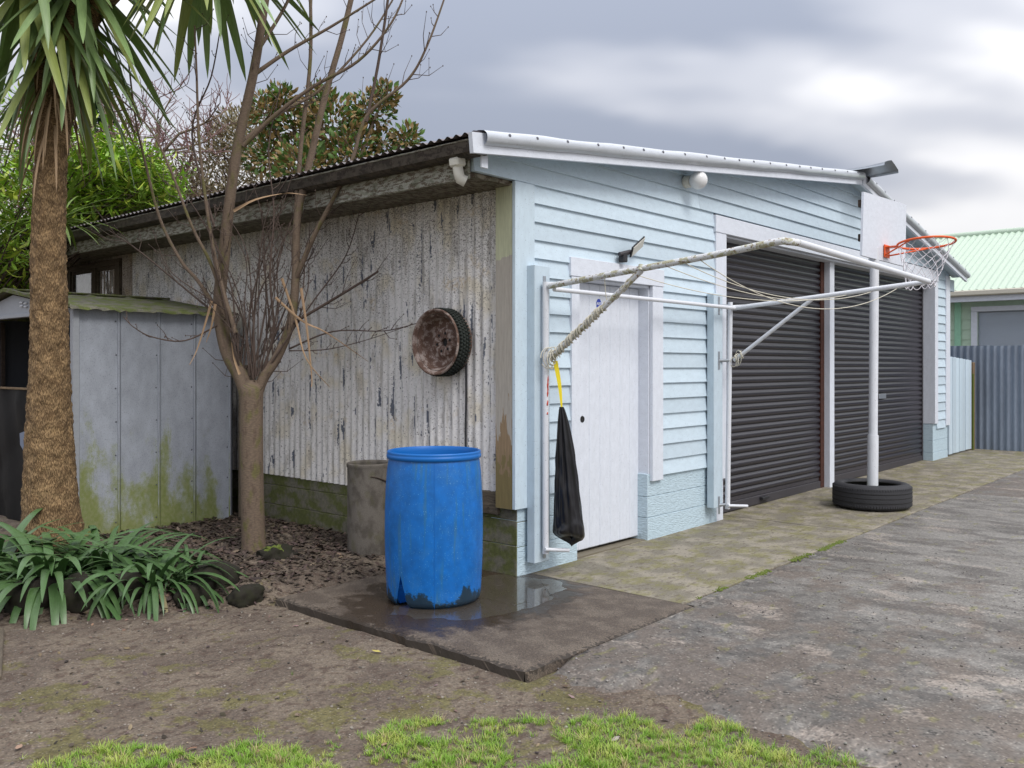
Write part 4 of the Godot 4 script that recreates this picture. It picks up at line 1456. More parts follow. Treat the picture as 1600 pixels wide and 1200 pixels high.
func make_clothesline() -> void:
	var t := thing("clothesline", "white pipe folding clothesline frame standing out from the blue wall", "clothesline", Vector3(0.14, 0.0, 0.12))
	var A := Vector3(0.14, 1.96, 0.135)
	var B := Vector3(2.74, 1.935, 0.135)
	var P := Vector3(0.144, 2.11, 1.88)
	var Q := Vector3(2.79, 2.075, 1.80)
	var mb: MB
	for s in [[0.07, 0.232, 0.085, 2.105], [2.515, 2.67, 0.17, 2.06]]:
		mb = MB.new()
		mb.swap = true
		mb.span(Vector3(s[0], s[2], 0.028), Vector3(s[1], s[3], 0.098), 0.004)
		part(mb, "mounting_board", M.blue1, t)
	for e in [A, B]:
		var bx: float = 0.17 if e == A else 2.60
		mb = MB.new()
		mb.tube([Vector3(e.x - (0.0 if e == A else 0.05), 0.15, e.z), Vector3(e.x, 1.99, e.z)], [0.022, 0.022], 14)
		part(mb, "upright", M.white_metal, t)
		for yy in [1.955, 1.47, 0.19]:
			mb = MB.new()
			mb.tube([Vector3(bx, yy, 0.09), Vector3(e.x - (0.0 if e == A else 0.025), yy, e.z)], [0.014, 0.014], 8)
			mb.span(Vector3(bx - 0.016, yy - 0.08, 0.098), Vector3(bx + 0.016, yy + 0.08, 0.103), 0.002)
			part(mb, "bracket", M.galv, t)
		mb = MB.new()
		mb.tube([Vector3(e.x - (0.03 if e == A else 0.08), 0.185, e.z + 0.02), Vector3(e.x + 0.13, 0.165, e.z + 0.10)], [0.013, 0.013], 8)
		part(mb, "foot_peg", M.white_metal, t)
	mb = MB.new()
	mb.tube(smooth([A + Vector3(0, 0.0, 0.03), A.lerp(P, 0.35), A.lerp(P, 0.7), P + Vector3(0, 0, -0.10), P + Vector3(0.02, -0.001, -0.03), P + Vector3(0.09, -0.002, 0.0)], 4), ramp(0.0205, 0.0205, 21), 12)
	part(mb, "arm", M.old_pipe, t, "arm with lichen on its paint")
	mb = MB.new()
	mb.tube([B + Vector3(0, 0, 0.03), Q], [0.0195, 0.0195], 12)
	part(mb, "arm", M.white_metal, t)
	mb = MB.new()
	mb.tube([P + Vector3(0.08, -0.002, 0.0), Q], [0.0205, 0.0205], 12)
	part(mb, "outer_bar", M.white_metal, t)
	mb = MB.new()
	mb.tube([A + Vector3(0.03, -0.02, 0.05), B + Vector3(-0.02, 0.0, 0.05)], [0.0165, 0.0165], 12)
	part(mb, "rear_bar", M.white_metal, t)
	for e in [A, B]:
		mb = MB.new()
		mb.tube([e + Vector3(-0.005, 0.015, 0.0), e + Vector3(0.16, 0.028, 0.05)], [0.013, 0.013], 8)
		part(mb, "hinge_bar", M.white_metal, t)
	var b0 := Vector3(0.145, 1.47, 0.175)
	var b1 := A.lerp(P, 0.44) - Vector3(0, 0.012, 0)
	mb = MB.new()
	mb.tube([b0, b1], [0.019, 0.019], 10)
	part(mb, "brace", M.old_pipe, t)
	mb = MB.new()
	mb.tube([b1 + Vector3(-0.01, 0.0, 0), b1 + Vector3(0.0, 0.035, 0)], [0.022, 0.018], 10)
	part(mb, "brace_joint", M.old_pipe, t)
	var c0 := Vector3(2.735, 1.47, 0.175)
	var c1 := B.lerp(Q, 0.45) - Vector3(0, 0.012, 0)
	mb = MB.new()
	mb.tube([c0, c1], [0.017, 0.017], 10)
	part(mb, "brace", M.white_metal, t)
	# cords: wound round the braces, a few hanging loose between the arms
	rng.seed = 33
	for w in [[b0, b1, 0.60, 17.0, 0.028, 5], [b0, b1, 1.0, 9.0, 0.022, 2], [c0, c1, 0.12, 5.0, 0.03, 3]]:
		for q in w[5]:
			var ph := R(0, TAU)
			var pts := []
			var dir: Vector3 = (w[1] - w[0]).normalized()
			var s := dir.cross(Vector3.UP).normalized()
			var u := s.cross(dir)
			for i in 70:
				var f: float = w[2] * i / 69.0
				var a: float = ph + w[3] * i / 69.0 * TAU * 0.35
				var rr: float = w[4] * (1.0 - 0.25 * f) + 0.010 * gf.get_noise_2d(i * 0.05, q * 4.0 + w[3])
				pts.append(w[0].lerp(w[1], f) + (s * cos(a) + u * sin(a)) * rr)
			mb = MB.new()
			mb.tube(pts, ramp(0.0042, 0.0042, pts.size()), 5)
			part(mb, "cord", M.cord, t)
	for q in 9:
		var e: Vector3 = (b0 if q < 6 else c0) + Vector3(R(-0.03, 0.03), R(-0.02, 0.05), R(-0.01, 0.04))
		var pts := []
		var r := R(0.025, 0.06)
		var ax := Vector3(R(-1, 1), R(-0.4, 0.4), R(-1, 1)).normalized()
		var s := ax.cross(Vector3.UP).normalized()
		for i in 19:
			var a := TAU * i / 18.0 * 0.9
			pts.append(e + (s * cos(a) + Vector3.UP * (sin(a) * 1.2 - 0.4)) * r)
		mb = MB.new()
		mb.tube(pts, ramp(0.0035, 0.0035, pts.size()), 5)
		part(mb, "cord_loop", M.cord, t)
	for w in [[A.lerp(P, 0.62), B.lerp(Q, 0.74), 0.13], [A.lerp(P, 0.68), B.lerp(Q, 0.86), 0.22], [A.lerp(P, 0.55), B.lerp(Q, 0.42), 0.05], [A.lerp(P, 0.40), B.lerp(Q, 0.62), 0.10], [A.lerp(P, 0.28) , b0.lerp(b1, 0.66), 0.06]]:
		mb = MB.new()
		var pts := sag(w[0] - Vector3(0, 0.02, 0), w[1] - Vector3(0, 0.02, 0), w[2], 22)
		mb.tube(pts, ramp(0.003, 0.003, pts.size()), 5)
		part(mb, "line", M.cord, t)
	for e in [[1.31, 0.06, 0.012], [1.25, 0.05, 0.011], [1.17, 0.025, 0.012], [1.10, 0.012, 0.01]]:
		mb = MB.new()
		var pts := []
		for i in 7:
			pts.append(Vector3(0.14 + 0.0225 * sin(-0.5 + 0.05 * i + 3.5 * e[1]), e[0] + e[1] * (i / 6.0 - 0.5) * 1.6, 0.135 + 0.0225 * cos(-0.5 + 0.05 * i + 3.5 * e[1])))
		mb.tube(pts, [0.001, e[2] * 0.4, e[2] * 0.6, e[2] * 0.35, e[2] * 0.5, e[2] * 0.3, 0.001], 6)
		part(mb, "paint_mark", M.red_mark, t, "red paint mark on the upright")

	# bag of rubbish hanging from it
	var bag := thing("rubbish_bag", "shiny black rubbish bag hanging by its yellow tie from the clothesline", "bag", Vector3(0.2, 0.1, 0.22))
	mb = MB.new()
	var rows := []
	var uvs := []
	var bn := noise(91, 1.4, 3)
	for i in 45:
		var f := i / 44.0
		var y := lerpf(1.145, 0.20, f)
		var w := 0.014 + 0.114 * pow(f, 0.74)
		var cx := 0.175 + 0.78 * w
		if f > 0.93:
			var q := (f - 0.93) / 0.07
			w *= sqrt(maxf(1.0 - q * q, 0.0))
			cx += 0.02 * q
		var r := []
		var u := []
		for j in 73:
			var a := TAU * j / 72.0
			var fold := (0.13 * sin(a * 9.0 + 2.0 * f) + 0.09 * sin(a * 16.0 + 1.0 + 4.0 * f)) * (1.0 - 0.75 * smoothstep(0.2, 0.9, f))
			fold += 0.14 * bn.get_noise_3d(cos(a) * 0.9, f * 2.2, sin(a) * 0.9) + 0.06 * sin(f * 34.0 + 5.0 * sin(a)) * smoothstep(0.8, 0.95, f)
			var k := w * (1.0 + fold)
			r.append(Vector3(cx + cos(a) * k * 0.95, y - (0.035 * cos(a + 0.5) - 0.02) * smoothstep(0.75, 1.0, f), 0.235 + sin(a) * k * 0.8))
			u.append(Vector2(a, y))
		rows.append(r)
		uvs.append(u)
	mb.sheet(rows, uvs, true, false)
	part(mb, "sack", M.plastic_black, bag)
	for q in [[-0.006, 0.012], [0.012, 0.004]]:
		mb = MB.new()
		var pts := [Vector3(0.16 + q[0], 1.455, 0.20), Vector3(0.175 + q[0] * 0.8, 1.30, 0.225), Vector3(0.188, 1.13, 0.235 + q[1] * 0.3)]
		var sd := Vector3(0.75, 0, 0.6)
		mb.strap(smooth(pts), ramp(0.011, 0.006, 11), [sd, sd, sd, sd, sd, sd, sd, sd, sd, sd, sd], 0.15)
		part(mb, "drawstring", M.yellow, bag)

func make_drum() -> void:
	var c := Vector3(-0.762, 0.0, -0.01)
	var t := thing("plastic_drum", "open blue plastic drum with a split at its foot on the wet slab", "drum", c)
	var mb := MB.new()
	var prof := [Vector2(0.262, 0.0), Vector2(0.276, 0.006), Vector2(0.283, 0.02), Vector2(0.287, 0.05), Vector2(0.291, 0.12), Vector2(0.297, 0.25), Vector2(0.300, 0.4), Vector2(0.299, 0.55), Vector2(0.294, 0.68), Vector2(0.287, 0.78), Vector2(0.279, 0.845), Vector2(0.275, 0.862)]
	var hole := PI * 0.975
	var rows := []
	var uvs := []
	for f in steps(0.0, 1.0, 0.02):
		var y : float = f * 0.862
		var r := 0.28
		for i in prof.size() - 1:
			if y >= prof[i].y - 1e-6 and y <= prof[i + 1].y + 1e-6:
				r = lerpf(prof[i].x, prof[i + 1].x, (y - prof[i].y) / maxf(prof[i + 1].y - prof[i].y, 1e-5))
		var hw := 0.17 * maxf(0.0, 1.0 - y / 0.185) * (1.0 + 0.06 * sin(y * 90.0))
		var row := []
		var u := []
		for j in 129:
			var a := hole + hw + (TAU - 2.0 * hw) * j / 128.0
			row.append(c + Vector3(cos(a) * r, y, sin(a) * r))
			u.append(Vector2(a / TAU, 1.0 - f))
		rows.append(row)
		uvs.append(u)
	mb.sheet(rows, uvs, false, true)
	part(mb, "shell", M.drum, t)
	mb = MB.new()
	for k in 2:
		var sa := PI * 0.74 + PI * k
		var sp := []
		for q in prof:
			sp.append(c + Vector3(cos(sa) * (q.x + 0.0005), q.y, sin(sa) * (q.x + 0.0005)))
		mb.tube(sp, ramp(0.002, 0.002, sp.size()), 5)
	part(mb, "mould_seam", M.drum_blue, t)
	mb = MB.new()
	var ins := []
	for p in [Vector2(0.270, 0.86), Vector2(0.283, 0.72), Vector2(0.292, 0.5), Vector2(0.290, 0.25), Vector2(0.28, 0.05), Vector2(0.26, 0.012), Vector2(0.001, 0.012)]:
		ins.append(p)
	var ru := []
	var uu := []
	for p in ins:
		var row := []
		var u := []
		var hw := 0.18 * maxf(0.0, 1.0 - p.y / 0.185) if p.x > 0.2 else 0.0
		for j in 65:
			var a := hole + hw + (TAU - 2.0 * hw) * j / 64.0
			row.append(c + Vector3(cos(a) * p.x, p.y, sin(a) * p.x))
			u.append(Vector2(a, p.y))
		ru.append(row)
		uu.append(u)
	mb.sheet(ru, uu, false, true)
	part(mb, "inside", M.drum_blue, t)
	mb = MB.new()
	mb.lathe([Vector2(0.272, 0.86), Vector2(0.278, 0.858), Vector2(0.287, 0.862), Vector2(0.2895, 0.874), Vector2(0.2885, 0.884), Vector2(0.283, 0.889), Vector2(0.2865, 0.895), Vector2(0.285, 0.903), Vector2(0.278, 0.906), Vector2(0.271, 0.903), Vector2(0.268, 0.88), Vector2(0.268, 0.85)], 72, Transform3D(Basis.IDENTITY, c))
	part(mb, "rim", M.drum_blue, t)

	var p := Vector3(-0.27, 0.0, -1.21)
	t = thing("concrete_pipe", "upright grey concrete pipe standing behind the blue drum", "pipe", p)
	mb = MB.new()
	mb.lathe([Vector2(0.168, -0.06), Vector2(0.166, 0.2), Vector2(0.163, 0.62), Vector2(0.163, 0.675), Vector2(0.168, 0.682), Vector2(0.169, 0.70), Vector2(0.165, 0.708), Vector2(0.150, 0.706), Vector2(0.142, 0.69), Vector2(0.140, 0.1), Vector2(0.001, 0.1)], 48, Transform3D(Basis(Vector3.BACK, 0.012), p))
	part(mb, "barrel", M.concrete_pipe, t)
	mb = MB.new()
	var arc := []
	for i in 12:
		var a := 0.35 + 1.3 * i / 11.0
		arc.append(p + Vector3(cos(a + 0.6) * 0.169, 0.52 + 0.10 * sin(i / 11.0 * 1.4), sin(a + 0.6) * 0.169))
	mb.tube(arc, ramp(0.006, 0.004, 12), 6)
	part(mb, "wire_handle", M.dark_wood, t)

func make_wheel() -> void:
	var c := Vector3(0.0, 1.59, -0.62)
	var t := thing("wheel", "rusty steel wheel rim with a strip of green tread hung on the corrugated wall", "wheel", c)
	var strip_mb := MB.new()  # thin dark upright strip laid on the sheets below the wheel
	strip_mb.tube(smooth([Vector3(-0.028, 1.45, -0.455), Vector3(-0.03, 1.2, -0.452), Vector3(-0.031, 0.95, -0.456), Vector3(-0.03, 0.62, -0.452)], 6), ramp(0.007, 0.007, 19), 8)
	tag(single(strip_mb, "dark_strip", M.black_steel), "thin dark strip running down the corrugated wall below the wheel", "dark_strip")
	# y of the lathe points out of the wall
	var xf := Transform3D(Basis(Vector3(0, 0, 1), PI / 2), c)
	var mb := MB.new()
	mb.lathe([Vector2(0.15, 0.028), Vector2(0.222, 0.028), Vector2(0.232, 0.034), Vector2(0.232, 0.044), Vector2(0.206, 0.05), Vector2(0.198, 0.07), Vector2(0.198, 0.13), Vector2(0.208, 0.15), Vector2(0.226, 0.158), Vector2(0.236, 0.166), Vector2(0.2365, 0.176), Vector2(0.229, 0.182), Vector2(0.221, 0.176), Vector2(0.208, 0.160), Vector2(0.192, 0.146), Vector2(0.183, 0.128), Vector2(0.178, 0.095), Vector2(0.166, 0.072), Vector2(0.145, 0.062)], 64, xf)
	part(mb, "rim", M.rusty_rim, t)
	mb = MB.new()
	mb.lathe([Vector2(0.146, 0.062), Vector2(0.125, 0.062), Vector2(0.108, 0.070), Vector2(0.098, 0.084), Vector2(0.088, 0.090), Vector2(0.060, 0.086), Vector2(0.034, 0.084), Vector2(0.030, 0.078), Vector2(0.030, 0.060)], 48, xf)
	part(mb, "disc", M.rusty_rim, t)
	for i in 6:
		var a := TAU * i / 6.0 + 0.3
		mb = MB.new()
		mb.lathe([Vector2(0.0003, 0.0), Vector2(0.0105, 0.0)], 12, xf * Transform3D(Basis.IDENTITY, Vector3(cos(a) * 0.066, 0.0905, sin(a) * 0.066)))
		part(mb, "bolt_hole", M.dark, t)
	mb = MB.new()
	mb.lathe([Vector2(0.0003, 0.062), Vector2(0.031, 0.062)], 16, xf)
	part(mb, "hub_hole", M.dark, t)
	mb = MB.new()
	mb.lathe([Vector2(0.2, 0.048), Vector2(0.226, 0.052), Vector2(0.233, 0.075), Vector2(0.236, 0.105), Vector2(0.233, 0.135), Vector2(0.226, 0.152), Vector2(0.2, 0.156)], 64, xf)
	var tr := part(mb, "tyre", M.tread, t)
	mb = MB.new()
	for r in 4:
		for i in 58:
			var a := TAU * (i + 0.5 * (r % 2)) / 58.0
			var b := Basis(Vector3(cos(a), 0, sin(a)), Vector3(0, 1, 0), Vector3(cos(a), 0, sin(a)).cross(Vector3.UP))
			var q := xf * Transform3D(b, Vector3(cos(a), 0, sin(a)) * 0.238 + Vector3.UP * (0.063 + 0.027 * r))
			mb.box(q.origin, Vector3(0.014, 0.019, 0.015), 0.003, q.basis)
	part(mb, "tread", M.tread, tr)

func make_stand() -> void:
	var c := Vector3(4.42, gy(4.42), 0.78)
	var t := thing("basketball_stand", "home made basketball stand on a white pole set in a black tyre", "basketball stand", c)
	var xf := Transform3D(Basis.IDENTITY, c)
	var mb := MB.new()
	mb.lathe([Vector2(0.262, 0.018), Vector2(0.30, 0.0), Vector2(0.335, 0.006), Vector2(0.358, 0.022), Vector2(0.366, 0.05), Vector2(0.368, 0.118), Vector2(0.366, 0.186), Vector2(0.358, 0.214), Vector2(0.335, 0.232), Vector2(0.30, 0.24), Vector2(0.270, 0.232), Vector2(0.258, 0.215), Vector2(0.262, 0.205), Vector2(0.30, 0.20), Vector2(0.33, 0.18), Vector2(0.33, 0.06)], 72, xf)
	var ty := part(mb, "tyre", M.rubber, t)
	for yy in [0.075, 0.118, 0.161]:
		mb = MB.new()
		mb.lathe([Vector2(0.3655, yy - 0.004), Vector2(0.3690, yy - 0.004), Vector2(0.3690, yy + 0.004), Vector2(0.3655, yy + 0.004)], 72, xf)
		part(mb, "groove", M.dark, ty)
	mb = MB.new()
	for i in 90:
		var a := TAU * i / 90.0
		for s in [0.040, 0.197]:
			var b := Basis(Vector3.UP, -a)
			mb.box(c + Vector3(cos(a) * 0.362, s, sin(a) * 0.362), Vector3(0.010, 0.024, 0.019), 0.002, b)
	part(mb, "shoulder_tread", M.rubber, ty)
	mb = MB.new()
	mb.lathe([Vector2(0.0005, 0.175), Vector2(0.15, 0.172), Vector2(0.325, 0.160)], 48, xf)
	part(mb, "concrete_filling", M.footing, t)
	var top := c + Vector3(0.075, 2.55, 0.0)
	mb = MB.new()
	mb.tube([c + Vector3(0.02, 0.15, 0), c + Vector3(0.033, 0.70, 0)], [0.052, 0.052], 20)
	part(mb, "sleeve", M.white_metal, t)
	mb = MB.new()
	mb.tube([c + Vector3(0.022, 0.17, 0), top], [0.043, 0.043], 20)
	part(mb, "pole", M.white_metal, t)
	# backboard of painted ply with a skewed top, 1.3 m wide
	mb = MB.new()
	var f := [Vector3(4.07, 2.475, 0.815), Vector3(5.34, 2.475, 0.80), Vector3(5.375, 3.135, 0.80), Vector3(4.115, 3.09, 0.815)]
	var bk := []
	for p in f:
		bk.append(p + Vector3(0, 0, -0.022))
	mb.face(f)
	mb.face([bk[3], bk[2], bk[1], bk[0]])
	for i in 4:
		mb.face([bk[i], bk[(i + 1) % 4], f[(i + 1) % 4], f[i]])
	part(mb, "backboard", M.white, t)
	for yy in [2.62, 2.95]:
		mb = MB.new()
		mb.span(Vector3(4.12, yy, 0.755), Vector3(5.3, yy + 0.07, 0.784), 0.003)
		part(mb, "batten", M.dark_wood, t)
	mb = MB.new()
	mb.span(Vector3(4.45, 2.40, 0.735), Vector3(4.54, 3.0, 0.758), 0.003)
	part(mb, "mounting_plate", M.white, t)
	# ring
	var hb := Vector3(4.72, 2.585, 0.815)
	mb = MB.new()
	mb.span(hb + Vector3(-0.07, -0.075, 0.0), hb + Vector3(0.07, 0.055, 0.012), 0.003)
	part(mb, "ring_plate", M.orange, t)
	var tilt := Basis(RGT.normalized(), -0.10)
	var rc := hb + Vector3(0.03, 0.045, 0.375)
	var rr := 0.262
	var pts := []
	for i in 49:
		var a := TAU * i / 48.0
		pts.append(rc + tilt * Vector3(cos(a) * rr, 0, sin(a) * rr))
	mb = MB.new()
	mb.tube(pts, ramp(0.011, 0.011, 49), 10, false)
	part(mb, "ring", M.orange, t)
	mb = MB.new()
	mb.box(hb + Vector3(0.0, 0.03, 0.065), Vector3(0.12, 0.012, 0.13), 0.002)
	for s in [-1.0, 1.0]:
		mb.tube([hb + Vector3(s * 0.05, -0.05, 0.01), rc + tilt * Vector3(s * 0.245, -0.006, -0.08)], [0.008, 0.008], 8)
	part(mb, "ring_bracket", M.orange, t)
	# net: strands crossing in a diamond mesh, gathered towards the bottom
	mb = MB.new()
	var lev := 7
	var kn := []
	rng.seed = 3
	for l in lev + 1:
		var row := []
		for k in 12:
			var a := TAU * (k + 0.5 * (l % 2)) / 12.0
			var f2 := float(l) / lev
			var q := rr * lerpf(1.0, 0.52, pow(f2, 0.8))
			row.append(rc + tilt * Vector3(cos(a) * q, 0, sin(a) * q) + Vector3(R(-0.008, 0.008) - 0.02 * f2, -0.40 * f2 + R(-0.008, 0.008), R(-0.008, 0.008) - 0.05 * f2))
		kn.append(row)
	for l in lev:
		for k in 12:
			var p: Vector3 = kn[l][k]
			for d in [0, (-1 if l % 2 == 0 else 1)]:
				var q: Vector3 = kn[l + 1][posmod(k + d, 12)]
				mb.tube(sag(p, q, 0.006, 4), ramp(0.0026, 0.0026, 5), 5, false)
	for k in 12:
		var p: Vector3 = kn[lev][k]
		mb.tube(sag(p, kn[lev][(k + 1) % 12], 0.035, 8), ramp(0.004, 0.004, 9), 5, false)
	part(mb, "net", M.net, t)

func make_shed() -> void:
	var t := thing("garden_shed", "small grey steel garden shed with green algae on its side and open front", "shed", Vector3(-1.0, 0.05, -4.4))
	var mb: MB
	var b := 0.06
	# side panels facing the yard
	var seam := [-1.545, -1.215, -0.875, -0.555, -0.215]
	for i in 4:
		mb = MB.new()
		mb.span(Vector3(seam[i] + 0.002, b, -3.215), Vector3(seam[i + 1] - 0.002, 1.87, -3.200 + 0.002 * (i % 2)), 0.002)
		part(mb, "wall_panel", M.shed_steel, t)
		mb = MB.new()
		mb.span(Vector3(seam[i + 1] - 0.026, b, -3.203), Vector3(seam[i + 1] - 0.012, 1.866, -3.186), 0.005)
		part(mb, "seam_rib", M.shed_steel, t)
		for s in 7:
			mb = MB.new()
			mb.lathe([Vector2(0.0004, 0.004), Vector2(0.006, 0.003), Vector2(0.007, 0.0)], 7, Transform3D(Basis(Vector3.RIGHT, PI / 2), Vector3(seam[i + 1] - 0.04 + 0.004 * sin(s * 3.0), 0.16 + 0.27 * s, -3.199)))
			part(mb, "rivet", M.screw, t)
	mb = MB.new()
	mb.span(Vector3(-1.60, b, -3.24), Vector3(-1.547, 1.87, -3.180), 0.006)
	part(mb, "corner_trim", M.shed_plain, t)
	mb = MB.new()
	mb.span(Vector3(-1.60, b, -5.74), Vector3(-1.547, 1.87, -5.68), 0.006)
	part(mb, "corner_trim", M.shed_plain, t)
	# back and far sides, coloured darker to stand in for the interior shade
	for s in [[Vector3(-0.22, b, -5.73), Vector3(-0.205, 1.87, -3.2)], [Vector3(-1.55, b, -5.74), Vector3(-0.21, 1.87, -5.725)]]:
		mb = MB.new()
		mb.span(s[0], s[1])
		part(mb, "wall_panel", M.shed_shaded, t)
	for x in [-0.55, -0.9, -1.25]:
		mb = MB.new()
		mb.span(Vector3(x, b, -5.70), Vector3(x + 0.03, 1.85, -5.66))
		part(mb, "stud", M.dark_wood, t)
	# gable over the open front
	mb = MB.new()
	mb.face([Vector3(-1.575, 1.86, -5.73), Vector3(-1.575, 1.86, -3.2), Vector3(-1.575, 2.04, -4.465)])
	part(mb, "gable", M.shed_plain, t)
	mb = MB.new()
	mb.span(Vector3(-1.60, 1.835, -5.72), Vector3(-1.55, 1.868, -3.25), 0.004)
	part(mb, "door_rail", M.shed_plain, t)
	for q in [[-4.16, 1.925], [-4.16, 1.955], [-4.25, 1.935], [-4.25, 1.965]]:
		mb = MB.new()
		mb.box(Vector3(-1.584, q[1], q[0]), Vector3(0.018, 0.012, 0.06), 0.004, Basis(Vector3.BACK, 0.5))
		part(mb, "vent_slot", M.white_metal, t)
	# roof: pans with ribs on both slopes
	for s in [1.0, -1.0]:
		for i in 4:
			var x0: float = [-1.64, -1.26, -0.90, -0.54][i]
			var x1: float = [-1.262, -0.902, -0.542, -0.17][i]
			mb = MB.new()
			var rows := []
			var uvs := []
			for f in [0.0, 0.5, 0.9, 1.0, 1.03]:
				var r := []
				var u := []
				for x in steps(x0, x1, 0.04):
					var zc: float = -4.465 + s * 1.31 * f
					var edge := 0.018 * gf.get_noise_2d(x * 1.4, s) * smoothstep(0.8, 1.0, f)
					var rib := 0.016 * exp(-pow((x - x1 + 0.03) / 0.018, 2.0))
					r.append(Vector3(x, 2.075 - 0.19 * f + edge + rib - (0.02 if f > 1.01 else 0.0), zc))
					u.append(Vector2(x, zc))
				rows.append(r)
				uvs.append(u)
			mb.sheet(rows, uvs, false, s > 0)
			part(mb, "roof_pan", M.mossy_roof, t)
	mb = MB.new()
	mb.box(Vector3(-0.9, 2.082, -4.465), Vector3(1.5, 0.02, 0.12), 0.006)
	part(mb, "ridge_cap", M.mossy_roof, t)
	for s in [1.0, -1.0]:
		mb = MB.new()
		mb.box(Vector3(-1.645, 1.985, -4.465 + s * 0.655), Vector3(0.02, 0.035, 1.33), 0.004, Basis(Vector3.RIGHT, s * 0.145))
		part(mb, "verge_trim", M.mossy_roof, t)
	# black sheeting hung across the lower doorway, torn
	mb = MB.new()
	var rows := []
	var uvs := []
	var tn := noise(95, 1.3, 3)
	for y in steps(b, 1.22, 0.06):
		var r := []
		var u := []
		for z in steps(-5.68, -3.26, 0.06):
			r.append(Vector3(-1.53 + 0.03 * tn.get_noise_2d(z * 1.2, y) + 0.012 * sin(z * 14.0 + 3.0 * y), y, z))
			u.append(Vector2(z, y))
		rows.append(r)
		uvs.append(u)
	mb.sheet(rows, uvs, false, true)
	part(mb, "plastic_sheet", M.tarp, t, "black plastic sheeting across the open doorway")
	mb = MB.new()
	mb.box(Vector3(-1.56, 1.225, -4.4), Vector3(0.02, 0.02, 2.4), 0.004)
	part(mb, "sheet_rail", M.raw_wood, t)
	mb = MB.new()
	mb.face([Vector3(-1.566, 0.74, -4.33), Vector3(-1.566, 0.66, -4.20), Vector3(-1.566, 0.80, -4.16), Vector3(-1.566, 0.86, -4.24), Vector3(-1.566, 0.84, -4.34)])
	part(mb, "tear", M.torn, t)

	# board leaning in the gap between shed and garage
	var bd := MB.new()
	bd.swap = true
	bd.box(Vector3(-0.135, 0.72, -3.08), Vector3(0.14, 1.42, 0.03), 0.004, Basis(Vector3.UP, -0.45))
	tag(single(bd, "timber_board", M.old_wood), "weathered timber board upright between the grey shed and corrugated wall", "board")
	# plank on the soil at the near side
	var p0 := px(8, 985, 1412.0 * 1.45 / (985 - 572.0))
	var p1 := px(4, 1058, 1412.0 * 1.45 / (1058 - 572.0))
	bd = MB.new()
	var dir := (p1 - p0).normalized()
	bd.swap = true
	bd.box((p0 + p1) * 0.5 + Vector3(-0.05, -0.005, -0.02), Vector3(0.10, 0.03, p0.distance_to(p1) + 0.02), 0.004, Basis(Vector3.UP, atan2(dir.x, dir.z)))
	tag(single(bd, "wood_plank", M.old_wood), "short grey plank lying on the bare soil", "plank")

# ------------------------------------------------------------------ plants
# strap leaf in local axes: grows along +z, up is +y; elevation e0 bends by droop over its length
func strap_mesh(length: float, width: float, e0: float, droop: float, c0: Color, c1: Color, m: Material, fold := 0.25, twist := 0.0, e := 1.3) -> ArrayMesh:
	var mb := MB.new()
	var pts := []
	var half := []
	var sd := []
	var p := Vector3.ZERO
	var n := 10
	for i in n + 1:
		var f := float(i) / n
		pts.append(p)
		half.append(maxf(width * 0.5 * minf(0.55 + 2.2 * f, 1.0) * pow(1.0 - pow(f, 3.0), 0.7), 0.0008))
		sd.append(Vector3(cos(twist * f), sin(twist * f), 0))
		var a := e0 - droop * pow(f, e)
		p += Vector3(0, sin(a), cos(a)) * length / n
	mb.strap(pts, half, sd, fold)
	for i in mb.col.size():
		var f := float(i / 3) / n
		mb.col[i] = c0.lerp(c1, f)
	return mb.mesh(m)

